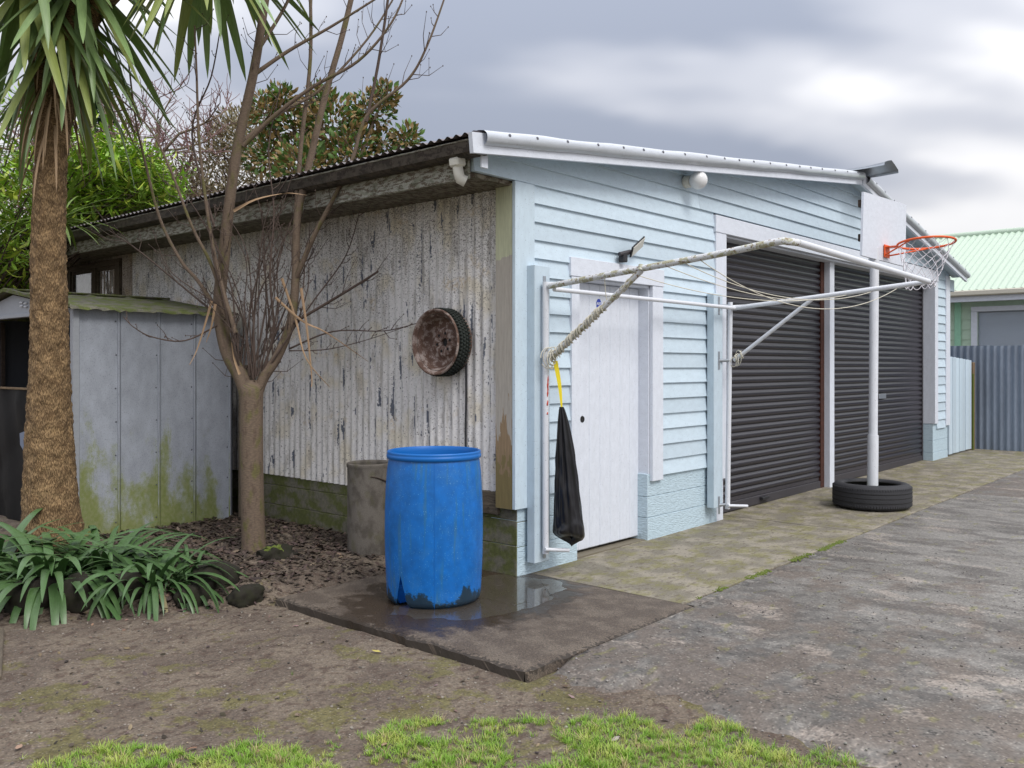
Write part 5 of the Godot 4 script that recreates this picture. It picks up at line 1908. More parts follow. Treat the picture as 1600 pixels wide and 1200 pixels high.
func make_yucca() -> void:
	var base := Vector3(-1.88, soil_h(-1.88, -2.85) - 0.05, -2.85)
	var t := thing("yucca_tree", "tall yucca with thick rough tan trunk and drooping green sword leaves", "tree", base)
	var dep := (base - CAM).dot(FWD)
	# trunk: swollen foot, ridged corky bark
	var line := smooth([base, px(77, 700, dep), px(78, 560, dep), px(76, 400, dep), px(78, 290, dep), px(84, 190, dep)], 24)
	var rad := []
	for i in line.size():
		var f := float(i) / (line.size() - 1)
		rad.append(lerpf(0.142, 0.108, smoothstep(0.1, 0.7, f)) + 0.10 * exp(-f / 0.13) - 0.012 * smoothstep(0.8, 1.0, f))
	var bn := noise(101, 9.0, 3)
	var bc := noise(102, 26.0, 2)
	var rows := []
	var uvs := []
	var full := []
	var fr := []
	for i in line.size() - 1:
		for k in 3:
			full.append(line[i].lerp(line[i + 1], k / 3.0))
			fr.append(lerpf(rad[i], rad[i + 1], k / 3.0))
	for i in full.size():
		var r := []
		var u := []
		for j in 121:
			var a := TAU * j / 120.0
			var q := Vector3(cos(a), 0, sin(a))
			var p: Vector3 = full[i] + q * fr[i]
			var d := 0.012 * bn.get_noise_3d(p.x * 1.3, p.y * 0.9, p.z * 1.3) + 0.013 * absf(bc.get_noise_3d(p.x * 1.1, p.y * 0.4, p.z * 1.1))
			r.append(p + q * d)
			u.append(Vector2(a * 0.16, p.y))
		rows.append(r)
		uvs.append(u)
	var mb := MB.new()
	mb.sheet(rows, uvs, true, false)
	part(mb, "trunk", M.yucca_bark, t)
	# limbs up to the heads, above the picture
	var heads := [px(40, -55, dep - 0.2), px(125, -65, dep - 0.1), px(315, -140, dep - 0.1)]
	for i in 3:
		mb = MB.new()
		var l := smooth([px(84, 230, dep), px([70, 108, 130][i], [100, 90, 40][i], dep), heads[i]], 10)
		mb.tube(l, ramp(0.10 if i != 1 else 0.075, 0.065, l.size()), 20)
		part(mb, "limb", M.yucca_bark, t)
	# leaves
	rng.seed = 44
	var kinds := []
	for k in 12:
		var e0 := lerpf(1.1, -1.15, k / 11.0)
		var g := R(0.8, 1.15)
		var c0 := Color(0.22, 0.33, 0.12) * g
		var c1 := c0
		if k % 4 == 2:
			c0 = Color(0.30, 0.36, 0.10); c1 = c0
		kinds.append(strap_mesh(1.0, R(0.062, 0.08), e0, R(0.7, 1.3) if e0 > -0.5 else R(0.2, 0.4), c0, c1, M.yucca_leaf, 0.28, R(-0.5, 0.5)))
	var dead := strap_mesh(1.0, 0.035, -1.1, 0.45, Color(0.33, 0.23, 0.14), Color(0.33, 0.23, 0.14), M.litter, 0.5, 0.8)
	for h in 3:
		var n: int = [60, 70, 92][h]
		for i in n:
			var f := (i + 0.5) / n
			var az := i * 2.39996 + R(-0.2, 0.2)
			var k := clampi(int(f * 12.0 + R(-0.8, 0.8)), 0, 11)
			var s := R(0.85, 1.2) * (0.85 if f < 0.2 else 1.0)
			var o: Vector3 = heads[h] + Vector3(0, 0.12 - 0.30 * f, 0) + Vector3(sin(az), 0, cos(az)) * 0.05
			copy_mesh(kinds[k], "leaf", t, Transform3D(Basis(Vector3.UP, az).scaled(Vector3.ONE * s), o - t.position))
	# green skirt hanging down the limbs, and dead straps under it
	for i in 44:
		var az := i * 2.39996
		var o := px(90 + R(-30, 34), R(-20, 100), dep) + Vector3(sin(az), 0, cos(az)) * 0.10
		copy_mesh(kinds[9 + i % 3], "leaf", t, Transform3D(Basis(Vector3.UP, az).scaled(Vector3.ONE * R(0.7, 1.1)), o - t.position))
	for i in 60:
		var az := i * 2.39996
		var o := px(80 + R(-14, 14), R(60, 215), dep) + Vector3(sin(az), 0, cos(az)) * 0.10
		copy_mesh(dead, "dead_leaf", t, Transform3D(Basis(Vector3.UP, az + R(-0.3, 0.3)).scaled(Vector3(1, 1, 1) * R(0.3, 0.6)), o - t.position))

func make_lilies() -> void:
	rng.seed = 61
	var kinds := []
	for k in 10:
		var e0: float = [1.25, 1.1, 0.95, 0.8, 0.65, 0.5, 1.0, 0.75, 0.4, 0.9][k]
		var g := R(0.85, 1.15)
		kinds.append(strap_mesh(1.0, R(0.066, 0.09), e0, R(1.2, 2.3), Color(0.085, 0.165, 0.055) * g, Color(0.085, 0.165, 0.055) * g, M.lily_leaf, 0.16, R(-0.4, 0.4), 1.0))
	var old := strap_mesh(1.0, 0.07, 0.2, 1.6, Color(0.27, 0.22, 0.11), Color(0.27, 0.22, 0.11), M.lily_leaf, 0.2, 0.4, 0.8)
	var spots := [[80, 905, 0.08, 130, 0.80, "large clump of broad arching strap leaves at the foot of the yucca"], [160, 890, 0.08, 96, 0.70, "clump of dark strap leaves behind the bed edge before the shed"], [243, 905, 0.08, 96, 0.62, "smaller clump of narrow strap leaves beside the dark edging stones"], [-15, 893, 0.08, 76, 0.80, "clump of strap leaves beside the black sheeting of the shed"], [292, 893, 0.08, 14, 0.48, "thin tuft of pale strap leaves next to the leaf litter"]]
	for s in spots:
		var dep: float = 1412.0 * (1.42 - s[2]) / (s[1] - 572.0)
		var p := px(s[0], s[1], dep)
		p.y = soil_h(p.x, p.z) - 0.01
		var t := thing("strap_leaf_plant", s[5], "plant", p, "strap leaf plants along the bed")
		var n: int = s[3]
		var wide := 0.55 if n < 20 else (0.8 if s[4] == 0.62 else 1.0)
		for i in n:
			var az := i * 2.39996 + R(-0.25, 0.25)
			var f := float(i) / n
			var k := int(R(0, 9.99))
			var o: Vector3 = Vector3(sin(az), 0, cos(az)) * 0.20 * sqrt(f) * s[4] / 0.7
			var l: float = s[4] * R(0.65, 1.05)
			copy_mesh(kinds[k], "leaf", t, Transform3D(Basis(Vector3.UP, az).scaled(Vector3(l * wide, l, l)), o))
		for i in 9:
			var az := R(0, TAU)
			copy_mesh(old, "old_leaf", t, Transform3D(Basis(Vector3.UP, az).scaled(Vector3.ONE * s[4] * 0.75), Vector3(sin(az), 0.02, cos(az)) * 0.15))

func lumpy(c: Vector3, s: Vector3, sd: int, amp := 0.3) -> MB:
	var nz := noise(sd, 1.1, 3)
	var rows := []
	var uvs := []
	for i in 15:
		var el := -PI / 2 + PI * i / 14.0
		var r := []
		var u := []
		for j in 25:
			var a := TAU * j / 24.0
			var d := Vector3(cos(a) * cos(el), sin(el), sin(a) * cos(el))
			var k := 1.0 + amp * nz.get_noise_3dv(d * 1.2)
			# squarish
			var q := d / pow(pow(absf(d.x), 3.5) + pow(absf(d.y), 3.5) + pow(absf(d.z), 3.5), 1.0 / 3.5)
			r.append(c + q.lerp(d, 0.35) * s * k)
			u.append(Vector2(a, el))
		rows.append(r)
		uvs.append(u)
	var mb := MB.new()
	mb.sheet(rows, uvs, true, false)
	return mb

func make_stones() -> void:
	rng.seed = 71
	var a := [[338, 905, 0.16, 0.10, "dark rounded edging stone beside the leaf litter"], [385, 915, 0.11, 0.07, "low dark edging stone next to the wet slab corner"], [300, 920, 0.10, 0.085, "dark edging stone half hidden by the narrow strap leaves"], [195, 920, 0.14, 0.115, "grey brown edging block between the two large leaf clumps"], [132, 925, 0.16, 0.12, "grey brown edging block below the large leaf clump"], [55, 930, 0.16, 0.11, "grey edging block in shade under arching leaves"]]
	for i in a.size():
		var s: Array = a[i]
		var dep: float = 1412.0 * 1.40 / (s[1] + 12 - 572.0)
		var p := px(s[0], s[1], dep)
		p.y = soil_h(p.x, p.z) + 0.02
		var mb := lumpy(p, Vector3(s[2], s[3], s[2] * 0.7), 200 + i)
		tag(single(mb, "edging_stone", M.stone), s[4], "stone", "stones edging the garden bed")
	var q := px(432, 868, 1412.0 * 1.36 / (868 - 572.0))
	q.y = soil_h(q.x, q.z) + 0.0
	var t := thing("mossy_stump", "low mossy stump among dead leaves beside the bare tree", "stump", q)
	part(lumpy(q, Vector3(0.14, 0.07, 0.12), 231, 0.6), "wood", M.stone, t)
	part(lumpy(q + Vector3(-0.02, 0.045, -0.01), Vector3(0.07, 0.032, 0.055), 232, 0.7), "moss_cushion", M.moss, t)

func make_bare_tree() -> void:
	var base := Vector3(-0.86, soil_h(-0.86, -1.83) - 0.04, -1.83)
	var t := thing("bare_tree", "leafless young tree forking low in front of the corrugated wall", "tree", base)
	var D := (base - CAM).dot(FWD)
	rng.seed = 77
	var mb := MB.new()
	var tr := smooth([base, px(396, 835, D), px(394, 760, D), px(393, 680, D), px(393, 622, D), px(393, 594, D)], 5)
	var rad := []
	for i in tr.size():
		var f := float(i) / (tr.size() - 1)
		rad.append(0.083 + 0.035 * exp(-f / 0.07) + 0.008 * smoothstep(0.75, 0.95, f) - 0.045 * smoothstep(0.86, 1.0, f))
	mb.tube(tr, rad, 20)
	part(mb, "trunk", M.tree_bark, t)
	# limbs: pixel paths with depth offsets, start and end radius
	var L := [
		[[[391, 632, 0], [378, 592, 0.01], [355, 548, 0.02], [343, 480, 0.03], [350, 400, 0.0], [357, 330, -0.05], [371, 230, -0.1], [396, 115, -0.15], [410, 30, -0.2], [424, -70, -0.2]], 0.062, 0.026, 1],
		[[[396, 634, 0], [411, 592, 0.01], [434, 556, 0.02], [455, 500, 0.05], [462, 430, 0.08], [464, 345, 0.1], [480, 270, 0.12], [508, 150, 0.15], [535, 55, 0.18], [560, -50, 0.2]], 0.043, 0.019, 1],
		[[[458, 445, 0.08], [490, 370, 0.0], [518, 316, -0.05], [550, 250, -0.1], [574, 180, -0.12], [637, 125, -0.15], [668, 70, -0.2], [697, -10, -0.2]], 0.022, 0.006, 1],
		[[[572, 190, -0.12], [590, 105, -0.1], [606, 0, -0.1], [612, -60, -0.1]], 0.013, 0.008, 1],
		[[[462, 345, 0.1], [470, 230, 0.2], [485, 90, 0.25], [484, -40, 0.3]], 0.020, 0.012, 1],
		[[[380, 228, -0.1], [430, 180, -0.15], [490, 135, -0.2], [560, 95, -0.25], [612, 35, -0.3], [640, -30, -0.3]], 0.020, 0.006, 1],
		[[[395, 118, -0.15], [450, 80, -0.1], [520, 40, -0.1], [600, -10, -0.1]], 0.018, 0.007, 1],
		[[[372, 225, -0.1], [440, 175, 0.1], [500, 140, 0.2], [575, 60, 0.3], [625, -20, 0.3]], 0.016, 0.006, 1],
		[[[402, 80, -0.15], [440, 20, -0.1], [470, -40, -0.1]], 0.016, 0.009, 1],
		[[[440, 515, 0.05], [500, 480, 0.0], [550, 450, -0.05], [591, 424, -0.1]], 0.013, 0.008, 0],
		[[[350, 500, 0.0], [310, 440, 0.05], [283, 408, 0.1], [250, 342, 0.15], [226, 250, 0.2], [212, 187, 0.2], [200, 90, 0.2]], 0.018, 0.006, 1],
		[[[362, 520, -0.05], [333, 421, -0.1], [300, 354, -0.15], [267, 267, -0.2], [233, 200, -0.25], [183, 150, -0.3]], 0.016, 0.005, 1],
		[[[368, 520, -0.1], [345, 440, -0.12], [328, 358, -0.15], [312, 230, -0.2], [307, 110, -0.2], [304, 40, -0.2]], 0.018, 0.006, 1],
		[[[348, 500, 0.05], [300, 460, 0.1], [217, 392, 0.2], [170, 360, 0.25]], 0.011, 0.003, 1],
		[[[345, 505, 0.0], [290, 532, -0.1], [240, 527, -0.15], [210, 512, -0.2], [193, 495, -0.2]], 0.008, 0.003, 0],
		[[[452, 545, 0.05], [520, 518, 0.0], [600, 517, -0.05], [652, 505, -0.1]], 0.008, 0.003, 1],
		[[[452, 548, 0.05], [510, 546, 0.0], [570, 532, -0.05], [630, 512, -0.1]], 0.006, 0.002, 1],
		[[[440, 540, 0.05], [490, 470, 0.05], [540, 400, 0.1], [562, 330, 0.1]], 0.008, 0.003, 1],
		[[[335, 355, -0.1], [300, 210, 0.1], [330, 120, 0.15], [345, 40, 0.2]], 0.010, 0.004, 1],
		[[[430, 520, 0.0], [422, 430, -0.1], [428, 330, -0.1], [420, 230, -0.1], [440, 130, -0.1]], 0.010, 0.003, 1],
	]
	# shoots bristling from the crotch
	for i in 27:
		var x0 := R(366, 428)
		var x1 := x0 + (x0 - 396.0) * R(0.8, 2.6) + R(-105, 105)
		var y1 := R(250, 500)
		var z0 := R(-0.08, 0.08)
		L.append([[[x0, 594 - absf(x0 - 396) * 1.0, z0], [lerpf(x0, x1, 0.2) + R(-26, 26), lerpf(570, y1, 0.4), z0 * 2.0], [lerpf(x0, x1, 0.6) + R(-26, 26), lerpf(570, y1, 0.75), z0 * 3.0], [x1, y1, z0 * 4.0]], R(0.005, 0.011), 0.002, 0])
	for q in L:
		var pts := []
		for p in q[0]:
			pts.append(px(p[0], p[1], D + p[2]))
		pts = smooth(pts, 6)
		mb = MB.new()
		mb.shift = Vector2(R(0, 3), 0)
		var rr := ramp(q[1], q[2], pts.size(), 0.8)
		if q[1] > 0.05:
			rr[0] = q[1] * 1.05
		mb.tube(pts, rr, 14 if q[1] > 0.03 else (8 if q[1] > 0.012 else 6))
		var br := part(mb, "branch", M.tree_bark if q[1] >= 0.016 else M.twig, t)
		# side twigs with buds
		var tw := MB.new()
		var dense := 1.0 if q[3] == 1 else 0.8
		var any := false
		for i in range(3, pts.size() - 1):
			if rng.randf() > 0.62 * dense:
				continue
			any = true
			var dir: Vector3 = (pts[i + 1] - pts[i - 1]).normalized()
			var out := Vector3(R(-1, 1), R(-0.5, 1.0), R(-1, 1))
			out = (out - dir * out.dot(dir)).normalized()
			var ln := R(0.06, 0.30) * (1.0 if q[1] > 0.01 else 0.5)
			var a: Vector3 = pts[i]
			var b := a + (dir * 0.55 + out * 0.8) * ln * 0.5
			var c := b + (dir * 0.75 + out * 0.45 + Vector3.UP * 0.25) * ln * 0.5
			tw.tube([a, b, c], [0.0035, 0.0026, 0.0013], 4)
			if rng.randf() < 0.6:
				var e := b + (out * R(-0.8, 0.8) + dir * 0.6 + Vector3(R(-0.4, 0.4), 0.2, R(-0.4, 0.4))) * ln * 0.4
				tw.tube([b, e], [0.002, 0.0012], 4)
				tw.box(e, Vector3(0.007, 0.010, 0.007), 0.002)
			tw.box(c, Vector3(0.007, 0.011, 0.007), 0.002)
		if any:
			part(tw, "twigs", M.twig, br).set_meta("kind", "stuff")
	# dead straps caught in the fork
	for q in [[[440, 435], [462, 500], [478, 560], [515, 605]], [[470, 450], [480, 520], [487, 590], [486, 605]], [[330, 470], [322, 500], [308, 545], [296, 570]], [[336, 475], [330, 510], [322, 535]], [[365, 330], [400, 312], [450, 302], [480, 305]], [[430, 465], [470, 500], [510, 520], [575, 565]], [[375, 585], [366, 560], [362, 535]]]:
		var pts := []
		for p in q:
			pts.append(px(p[0], p[1], D - 0.12 + R(-0.04, 0.04)))
		pts = smooth(pts, 4)
		var sd := []
		for i in pts.size():
			sd.append((RGT + Vector3(0, 0.3 * sin(i * 0.9), 0.2)).normalized())
		mb = MB.new()
		mb.tint = Color(0.30, 0.20, 0.12) * R(0.8, 1.3)
		mb.strap(pts, ramp(0.011, 0.002, pts.size()), sd, 0.5)
		part(mb, "caught_leaf", M.litter, t)

# twig tree for the distance
func grow(mb: MB, p: Vector3, d: Vector3, len: float, r: float, lv: int, thin: MB) -> void:
	var pts := [p]
	var q := p
	var dd := d
	for i in 3:
		dd = (dd + Vector3(R(-0.2, 0.2), R(-0.08, 0.2), R(-0.2, 0.2))).normalized()
		q += dd * len / 3.0
		pts.append(q)
	(mb if r > 0.02 else thin).tube(pts, [r, r * 0.88, r * 0.76, r * 0.62], 6 if r > 0.03 else 3, false)
	if lv <= 0:
		return
	for i in (3 if lv > 1 else 4):
		var o := Vector3(R(-1, 1), R(-0.35, 0.75), R(-1, 1)).normalized()
		var at: Vector3 = pts[1 + i % 3]
		grow(mb, at, (dd * 0.75 + o * 0.85).normalized(), len * R(0.58, 0.8), r * 0.68, lv - 1, thin)

func leaf_mesh(m: Material, w: float, curl := 0.1) -> ArrayMesh:
	var mb := MB.new()
	mb.strap([Vector3(0, 0, 0), Vector3(0, 0.02, 0.3), Vector3(0, 0.0, 0.65), Vector3(0, -curl, 1.0)], [w * 0.15, w * 0.5, w * 0.42, 0.004], [Vector3.RIGHT, Vector3.RIGHT, Vector3.RIGHT, Vector3.RIGHT], 0.25)
	return mb.mesh(m)

func make_background() -> void:
	rng.seed = 90
	# magnolia behind the garage
	var dep := 20.0
	var o := px(515, 430, dep)
	var t := thing("magnolia_tree", "broad leaved evergreen tree with bronze tinged leaves beyond the garage roof", "tree", Vector3(o.x, 0, o.z))
	var mb := MB.new()
	var thin := MB.new()
	mb.tube([Vector3(o.x, -0.1, o.z), Vector3(o.x + 0.1, 2.0, o.z), Vector3(o.x, 3.6, o.z)], [0.2, 0.17, 0.13], 10)
	var clumps := []
	for c in [[415, 175, 42, 0], [460, 200, 60, 0.4], [520, 190, 62, 0], [580, 175, 45, 0.2], [600, 150, 28, 0], [545, 240, 60, 0], [475, 262, 60, -0.5], [600, 225, 34, 0.4], [635, 215, 28, 0], [420, 240, 50, 0.3], [640, 290, 40, 0.4], [575, 280, 50, 0], [500, 150, 26, 0], [440, 150, 26, 0], [520, 300, 60, 0], [450, 320, 60, 0]]:
		clumps.append([px(c[0], c[1], dep + c[3]), c[2] / 1412.0 * dep * 0.82])
		mb.tube(smooth([Vector3(o.x, 3.4, o.z), (Vector3(o.x, 4.2, o.z) + px(c[0], c[1], dep + c[3])) * 0.5, px(c[0], c[1], dep + c[3])], 4), ramp(0.07, 0.02, 9), 6, false)
	part(mb, "trunk", M.tree_bark, t)
	var xf := []
	var cols := []
	for c in clumps:
		for i in int(620.0 * pow(c[1] / 0.7, 2.0)) + 70:
			var d := Vector3(rng.randfn(), rng.randfn(), rng.randfn()).normalized()
			var p: Vector3 = c[0] + d * c[1] * pow(rng.randf(), 0.45) * Vector3(1.0, 0.9, 1.0)
			var z := (d + Vector3(R(-0.6, 0.6), R(-0.2, 0.9), R(-0.6, 0.6))).normalized()
			var x := z.cross(Vector3(R(-1, 1), R(-1, 1), R(-1, 1))).normalized()
			var s := R(0.10, 0.19)
			xf.append(Transform3D(Basis(x, z.cross(x), z).scaled(Vector3.ONE * s), p - t.position))
			cols.append(Color(0.075, 0.14, 0.03) * R(0.7, 1.8) if rng.randf() < 0.48 else Color(0.30, 0.20, 0.08) * R(0.6, 1.2))
	many(leaf_mesh(M.leaf, 0.5), "crown", t, xf, cols)
	# bare pinkish trees
	for a in [[300, 24.0, 6.6, 5, "bare pinkish twiggy tree between yucca and magnolia", 0.0], [385, 27.0, 7.0, 6, "bare twiggy tree close beside the magnolia", 0.4], [170, 26.0, 8.6, 7, "tall bare tree showing behind the yucca leaves", -0.5], [60, 22.0, 8.0, 8, "bare tree farthest along behind the yucca trunk", -0.4]]:
		rng.seed = 300 + a[3]
		var p := px(a[0], 572, a[1])
		t = thing("leafless_tree", a[4], "tree", Vector3(p.x, 0, p.z), "bare trees beyond the garage")
		mb = MB.new()
		thin = MB.new()
		for k in 3:
			grow(mb, Vector3(p.x, 0.0, p.z) + Vector3(R(-0.3, 0.3), R(0.5, 2.0), R(-0.3, 0.3)), Vector3(R(-0.5, 0.5), 1, R(-0.5, 0.5)).normalized(), a[2] * 0.36, 0.10, 6, thin)
		mb.tube([Vector3(p.x, -0.1, p.z), Vector3(p.x, 2.2, p.z)], [0.18, 0.13], 8)
		part(mb, "trunk", M.tree_bark, t)
		part(thin, "twigs", M.pink_twig, t).set_meta("kind", "stuff")
	# olive coloured tree left of the magnolia
	rng.seed = 305
	var op := px(345, 572, 23.0)
	t = thing("olive_tree", "rounded olive tan tree beyond the roof beside the magnolia", "tree", Vector3(op.x, 0, op.z))
	mb = MB.new()
	mb.tube([Vector3(op.x, -0.1, op.z), Vector3(op.x, 3.5, op.z), Vector3(op.x + 0.2, 5.5, op.z)], [0.18, 0.14, 0.05], 8)
	part(mb, "trunk", M.tree_bark, t)
	xf = []
	cols = []
	for c in [[340, 250, 60], [385, 225, 55], [310, 285, 55], [400, 280, 50], [290, 320, 60], [360, 310, 60], [365, 205, 38]]:
		var cc := px(c[0], c[1], 23.0 + R(-0.6, 0.6))
		for i in 900:
			var d := Vector3(rng.randfn(), rng.randfn(), rng.randfn()).normalized()
			var p: Vector3 = cc + d * (c[2] / 1412.0 * 23.0) * pow(rng.randf(), 0.5)
			var z := (d + Vector3(R(-0.8, 0.8), R(-0.3, 0.9), R(-0.8, 0.8))).normalized()
			var x := z.cross(Vector3(R(-1, 1), R(-1, 1), R(-1, 1))).normalized()
			xf.append(Transform3D(Basis(x, z.cross(x), z).scaled(Vector3.ONE * R(0.08, 0.16)), p - t.position))
			cols.append(Color(0.20, 0.18, 0.085).lerp(Color(0.30, 0.23, 0.16), rng.randf()) * R(0.6, 1.3))
	many(leaf_mesh(M.leaf, 0.3), "crown", t, xf, cols)
	# dark conifer
	rng.seed = 310
	var cp := px(158, 572, 30.0)
	t = thing("conifer_tree", "narrow dark green conifer far behind the yucca leaves", "tree", Vector3(cp.x, 0, cp.z))
	mb = MB.new()
	mb.tube([Vector3(cp.x, -0.1, cp.z), Vector3(cp.x, 10.5, cp.z)], [0.2, 0.03], 8)
	part(mb, "trunk", M.tree_bark, t)
	xf = []
	cols = []
	for i in 3000:
		var y := R(2.0, 10.8)
		var a := R(0, TAU)
		var r := (0.12 + 0.62 * (1.0 - y / 11.0)) * pow(rng.randf(), 0.5) * (0.75 + 0.5 * absf(sin(y * 5.0 + a)))
		var z := Vector3(cos(a), R(-0.5, 0.2), sin(a)).normalized()
		var x := z.cross(Vector3(R(-1, 1), 1, R(-1, 1))).normalized()
		xf.append(Transform3D(Basis(x, z.cross(x), z).scaled(Vector3.ONE * R(0.2, 0.4)), Vector3(cos(a) * r, y, sin(a) * r)))
		cols.append(Color(0.02, 0.055, 0.028) * R(0.7, 1.6))
	many(leaf_mesh(M.leaf, 0.25), "crown", t, xf, cols)
	# bright bamboo-like shrub behind the shed
	rng.seed = 320
	var sp := Vector3(-1.3, 0.05, -7.7)
	t = thing("leafy_shrub", "bright green narrow leaved shrub spilling over the eave behind the shed", "shrub", sp)
	xf = []
	cols = []
	var stems := MB.new()
	for i in 150:
		var tx: float
		var ty: float
		var q := rng.randf()
		if q < 0.62:
			tx = R(95, 228)
			ty = R(250 + maxf(0.0, tx - 180) * 0.6, 350)
		elif q < 0.88:
			tx = R(-60, 70); ty = R(180, 420)
		else:
			tx = R(60, 180); ty = R(210, 290)
		var e := px(tx, ty, R(9.4, 10.5) if tx > 80 else R(8.6, 10.5))
		if e.x > -0.5 and e.y < 2.95:
			e.y = 2.98
		var midp := (sp + e) * 0.5 + Vector3(R(-0.3, 0.1), 0.55, R(-0.3, 0.3))
		var l := smooth([sp + Vector3(R(-0.4, 0.2), 0, R(-0.6, 0.6)), midp, e, e + (e - midp) * 0.3 - Vector3(0, 0.22, 0)], 5)
		stems.tube(l, ramp(0.012, 0.003, l.size()), 4, false)
		var tone := R(0.55, 1.25)
		for k in 62:
			var f := pow(rng.randf(), 0.55)
			var at: Vector3 = l[clampi(int(f * (l.size() - 1)), 0, l.size() - 1)] + Vector3(R(-0.16, 0.16), R(-0.13, 0.13), R(-0.16, 0.16))
			if at.x > -0.62 and at.y < 2.86 and at.z > -9.0:
				continue
			var z := Vector3(R(-1, 1), R(-0.9, 0.3), R(-1, 1)).normalized()
			var x := z.cross(Vector3(R(-0.4, 0.4), 1, R(-0.4, 0.4))).normalized()
			xf.append(Transform3D(Basis(x, z.cross(x), z).scaled(Vector3.ONE * R(0.11, 0.20)), at - sp))
			cols.append((Color(0.25, 0.42, 0.045) if rng.randf() < 0.7 else Color(0.42, 0.50, 0.07)) * tone * R(0.7, 1.25))
	part(stems, "stems", M.twig, t)
	many(leaf_mesh(M.leaf, 0.2, 0.25), "foliage", t, xf, cols)
	# spiky rosette leaves between trunk and eave
	rng.seed = 330
	var kinds := []
	for k in 5:
		kinds.append(strap_mesh(1.0, 0.05, [0.9, 0.5, 0.1, -0.2, 0.7][k], R(0.5, 1.0), Color(0.19, 0.29, 0.05), Color(0.19, 0.29, 0.05), M.yucca_leaf, 0.3))
	var yp := px(92, 345, 8.6)
	t = thing("young_yucca", "young yucca with spiky yellow green leaves behind the big trunk", "plant", Vector3(yp.x, 0.05, yp.z))
	mb = MB.new()
	mb.tube([Vector3(yp.x, 0.0, yp.z), yp], [0.06, 0.05], 10)
	part(mb, "stem", M.yucca_bark, t)
	for i in 44:
		var az := i * 2.39996
		copy_mesh(kinds[i % 5], "leaf", t, Transform3D(Basis(Vector3.UP, az).scaled(Vector3.ONE * R(0.5, 0.8)), yp - t.position))

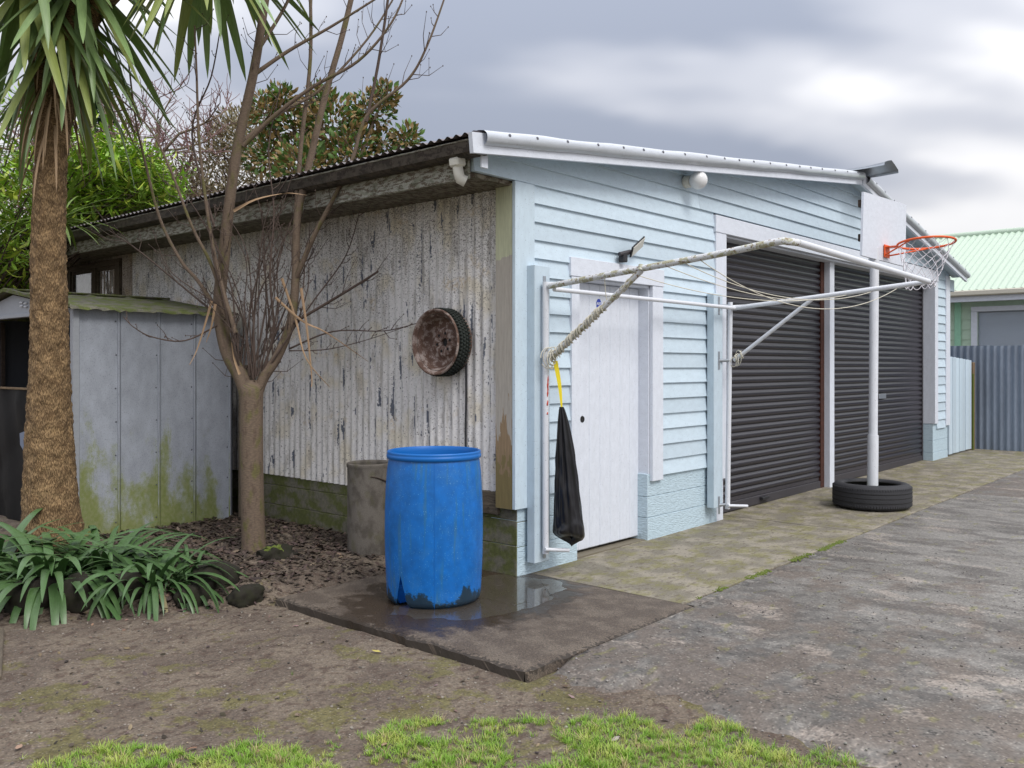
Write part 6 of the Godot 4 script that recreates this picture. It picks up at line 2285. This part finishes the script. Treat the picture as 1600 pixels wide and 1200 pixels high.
# ------------------------------------------------------------------ neighbours
func make_neighbours() -> void:
	var mb: MB
	# picket gate closing the gap at the garage corner
	var t := thing("side_gate", "pale blue boarded gate beside the garage corner", "gate", Vector3(9.75, 0.09, 0.0))
	for i in 7:
		var x := 9.74 + i * 0.168
		mb = MB.new()
		mb.swap = true
		mb.shift = Vector2(i * 0.3, 0)
		mb.span(Vector3(x, gy(x) + 0.02 + 0.006 * (i % 2), -0.02 + 0.006 * (i % 2)), Vector3(x + 0.160, 1.56 - 0.008 * i, 0.004 + 0.006 * (i % 2)), 0.003)
		part(mb, "board", M["blue%d" % (i % 3)], t)
	for y in [0.4, 1.2]:
		mb = MB.new()
		mb.span(Vector3(9.74, y, -0.07), Vector3(10.92, y + 0.09, -0.024), 0.003)
		part(mb, "rail", M.blue1, t)
	var gp := thing("gate_post", "mossy weathered timber post between the blue gate and grey iron fence", "post", Vector3(11.0, 0.08, -0.02))
	mb = MB.new()
	mb.swap = true
	mb.span(Vector3(10.95, 0.05, -0.08), Vector3(11.05, 1.48, 0.02), 0.006)
	part(mb, "shaft", M.raw_wood, gp)
	mb = MB.new()
	mb.span(Vector3(10.944, 0.06, 0.0), Vector3(10.97, 1.30, 0.026), 0.006)
	part(mb, "moss_strip", M.moss, gp)
	# corrugated fence
	t = thing("iron_fence", "grey blue corrugated iron fence across the end of the driveway", "fence", Vector3(11.15, 0.08, -0.3))
	var z := 4.2
	var i := 0
	var uvf := func(p: Vector3) -> Vector2: return Vector2(p.z, p.y)
	while z > -6.0:
		mb = MB.new()
		corrugate(mb, Vector3(11.15 - 0.003 * (i % 2), 0.07, z), Vector3(0, 0, -1), Vector3.UP, Vector3(-1, 0, 0), 0.80, 1.665 + 0.006 * (i % 3), 0.0985, 0.013, uvf, false, 8)
		part(mb, "corrugated_sheet", M.fence, t)
		z -= 0.787
		i += 1
	for y in [0.35, 1.45]:
		mb = MB.new()
		mb.span(Vector3(11.17, y, -6.0), Vector3(11.22, y + 0.09, 4.2))
		part(mb, "rail", M.old_wood, t)
	# green house
	t = thing("green_house", "pale green house with green corrugated roof beyond the iron fence", "house", Vector3(16, 0, -1))
	var wx := 15.0
	for k in 14:
		mb = MB.new()
		mb.shift = Vector2(k * 0.3, 0)
		var y0 := 0.15 + k * 0.2
		for seg in ([[-7.0, -0.93]] if y0 > 0.7 and y0 < 2.45 else [[-7.0, 6.0]]):
			mb.face([Vector3(wx - 0.022, y0, seg[0]), Vector3(wx - 0.022, y0, seg[1]), Vector3(wx - 0.004, y0 + 0.21, seg[1]), Vector3(wx - 0.004, y0 + 0.21, seg[0])])
			mb.face([Vector3(wx, y0, seg[0]), Vector3(wx, y0, seg[1]), Vector3(wx - 0.022, y0, seg[1]), Vector3(wx - 0.022, y0, seg[0])])
			if seg[1] < 0.0:
				mb.face([Vector3(wx - 0.022, y0, 1.3), Vector3(wx - 0.022, y0, 6.0), Vector3(wx - 0.004, y0 + 0.21, 6.0), Vector3(wx - 0.004, y0 + 0.21, 1.3)])
		part(mb, "weatherboard", M.green_wall, t)
	mb = MB.new()
	mb.span(Vector3(wx - 0.05, 0.1, -1.36), Vector3(wx - 0.023, 2.78, -1.24), 0.004)
	part(mb, "cover_board", M.green_trim, t)
	var win := Node3D.new()
	win.name = "window"
	t.add_child(win)
	win.position = Vector3(wx - 16, 1.5, 1)
	for s in [[0.9, 2.50, -1.05, -0.94], [0.9, 2.50, 1.28, 1.38], [2.502, 2.60, -1.05, 1.38]]:
		mb = MB.new()
		mb.span(Vector3(wx - 0.06, s[0], s[2]), Vector3(wx + 0.05, s[1], s[3]), 0.004)
		part(mb, "frame", M.white, win)
	mb = MB.new()
	mb.span(Vector3(wx + 0.01, 0.9, -0.94), Vector3(wx + 0.014, 2.5, 1.28))
	part(mb, "pane", M.glass, win)
	var lou := MB.new()
	lou.box(Vector3.ZERO, Vector3(0.004, 0.042, 2.2), 0.0, Basis(Vector3.BACK, 0.35))
	var lme := lou.mesh(M.blind)
	for k in 42:
		copy_mesh(lme, "blind_slat", win, Transform3D(Basis.IDENTITY, Vector3(0.055, -0.6 + 0.038 * k, 0.17)))
	mb = MB.new()
	mb.span(Vector3(wx + 0.08, 0.8, -1.1), Vector3(wx + 0.09, 2.7, 1.5))
	part(mb, "room_back", M.blind, t)
	# roof
	var ex := wx - 0.42
	var sl := Vector3(3.4, 1.53, 0).normalized()
	z = 6.3
	var uvr := func(p: Vector3) -> Vector2: return Vector2(p.x, p.z)
	while z > -7.0:
		mb = MB.new()
		corrugate(mb, Vector3(ex, 2.90, z), Vector3(0, 0, -1), sl, Vector3(-0.41, 0.91, 0), 0.78, 3.75, 0.13, 0.016, uvr, true, 8)
		part(mb, "roof_sheet", M.green_roof, t)
		z -= 0.78
	mb = MB.new()
	mb.tube([Vector3(ex + 3.42, 4.44, -7.2), Vector3(ex + 3.42, 4.44, 6.4)], [0.075, 0.075], 10)
	part(mb, "ridge_cap", M.green_roof, t)
	mb = MB.new()
	mb.span(Vector3(ex - 0.10, 2.79, -7.2), Vector3(ex + 0.02, 2.90, 6.3), 0.02)
	part(mb, "gutter", M.cream, t)
	mb = MB.new()
	mb.span(Vector3(ex + 0.0, 2.68, -7.2), Vector3(ex + 0.03, 2.788, 6.3), 0.004)
	part(mb, "fascia_board", M.white, t)
	mb = MB.new()
	mb.span(Vector3(ex + 0.03, 2.70, -7.2), Vector3(wx, 2.715, 6.3))
	part(mb, "soffit_board", M.white, t)
	mb = MB.new()
	mb.span(Vector3(wx + 0.1, 0.0, -7.0), Vector3(wx + 6.0, 2.75, -6.9))
	part(mb, "end_wall", M.green_wall, t)

func _ready() -> void:
	make_view()
	make_materials()
	make_ground()
	make_garage()
	make_neighbours()
	make_shed()
	make_clothesline()
	make_stand()
	make_drum()
	make_wheel()
	make_yucca()
	make_bare_tree()
	make_lilies()
	make_stones()
	make_background()
	make_litter()
	make_grass()
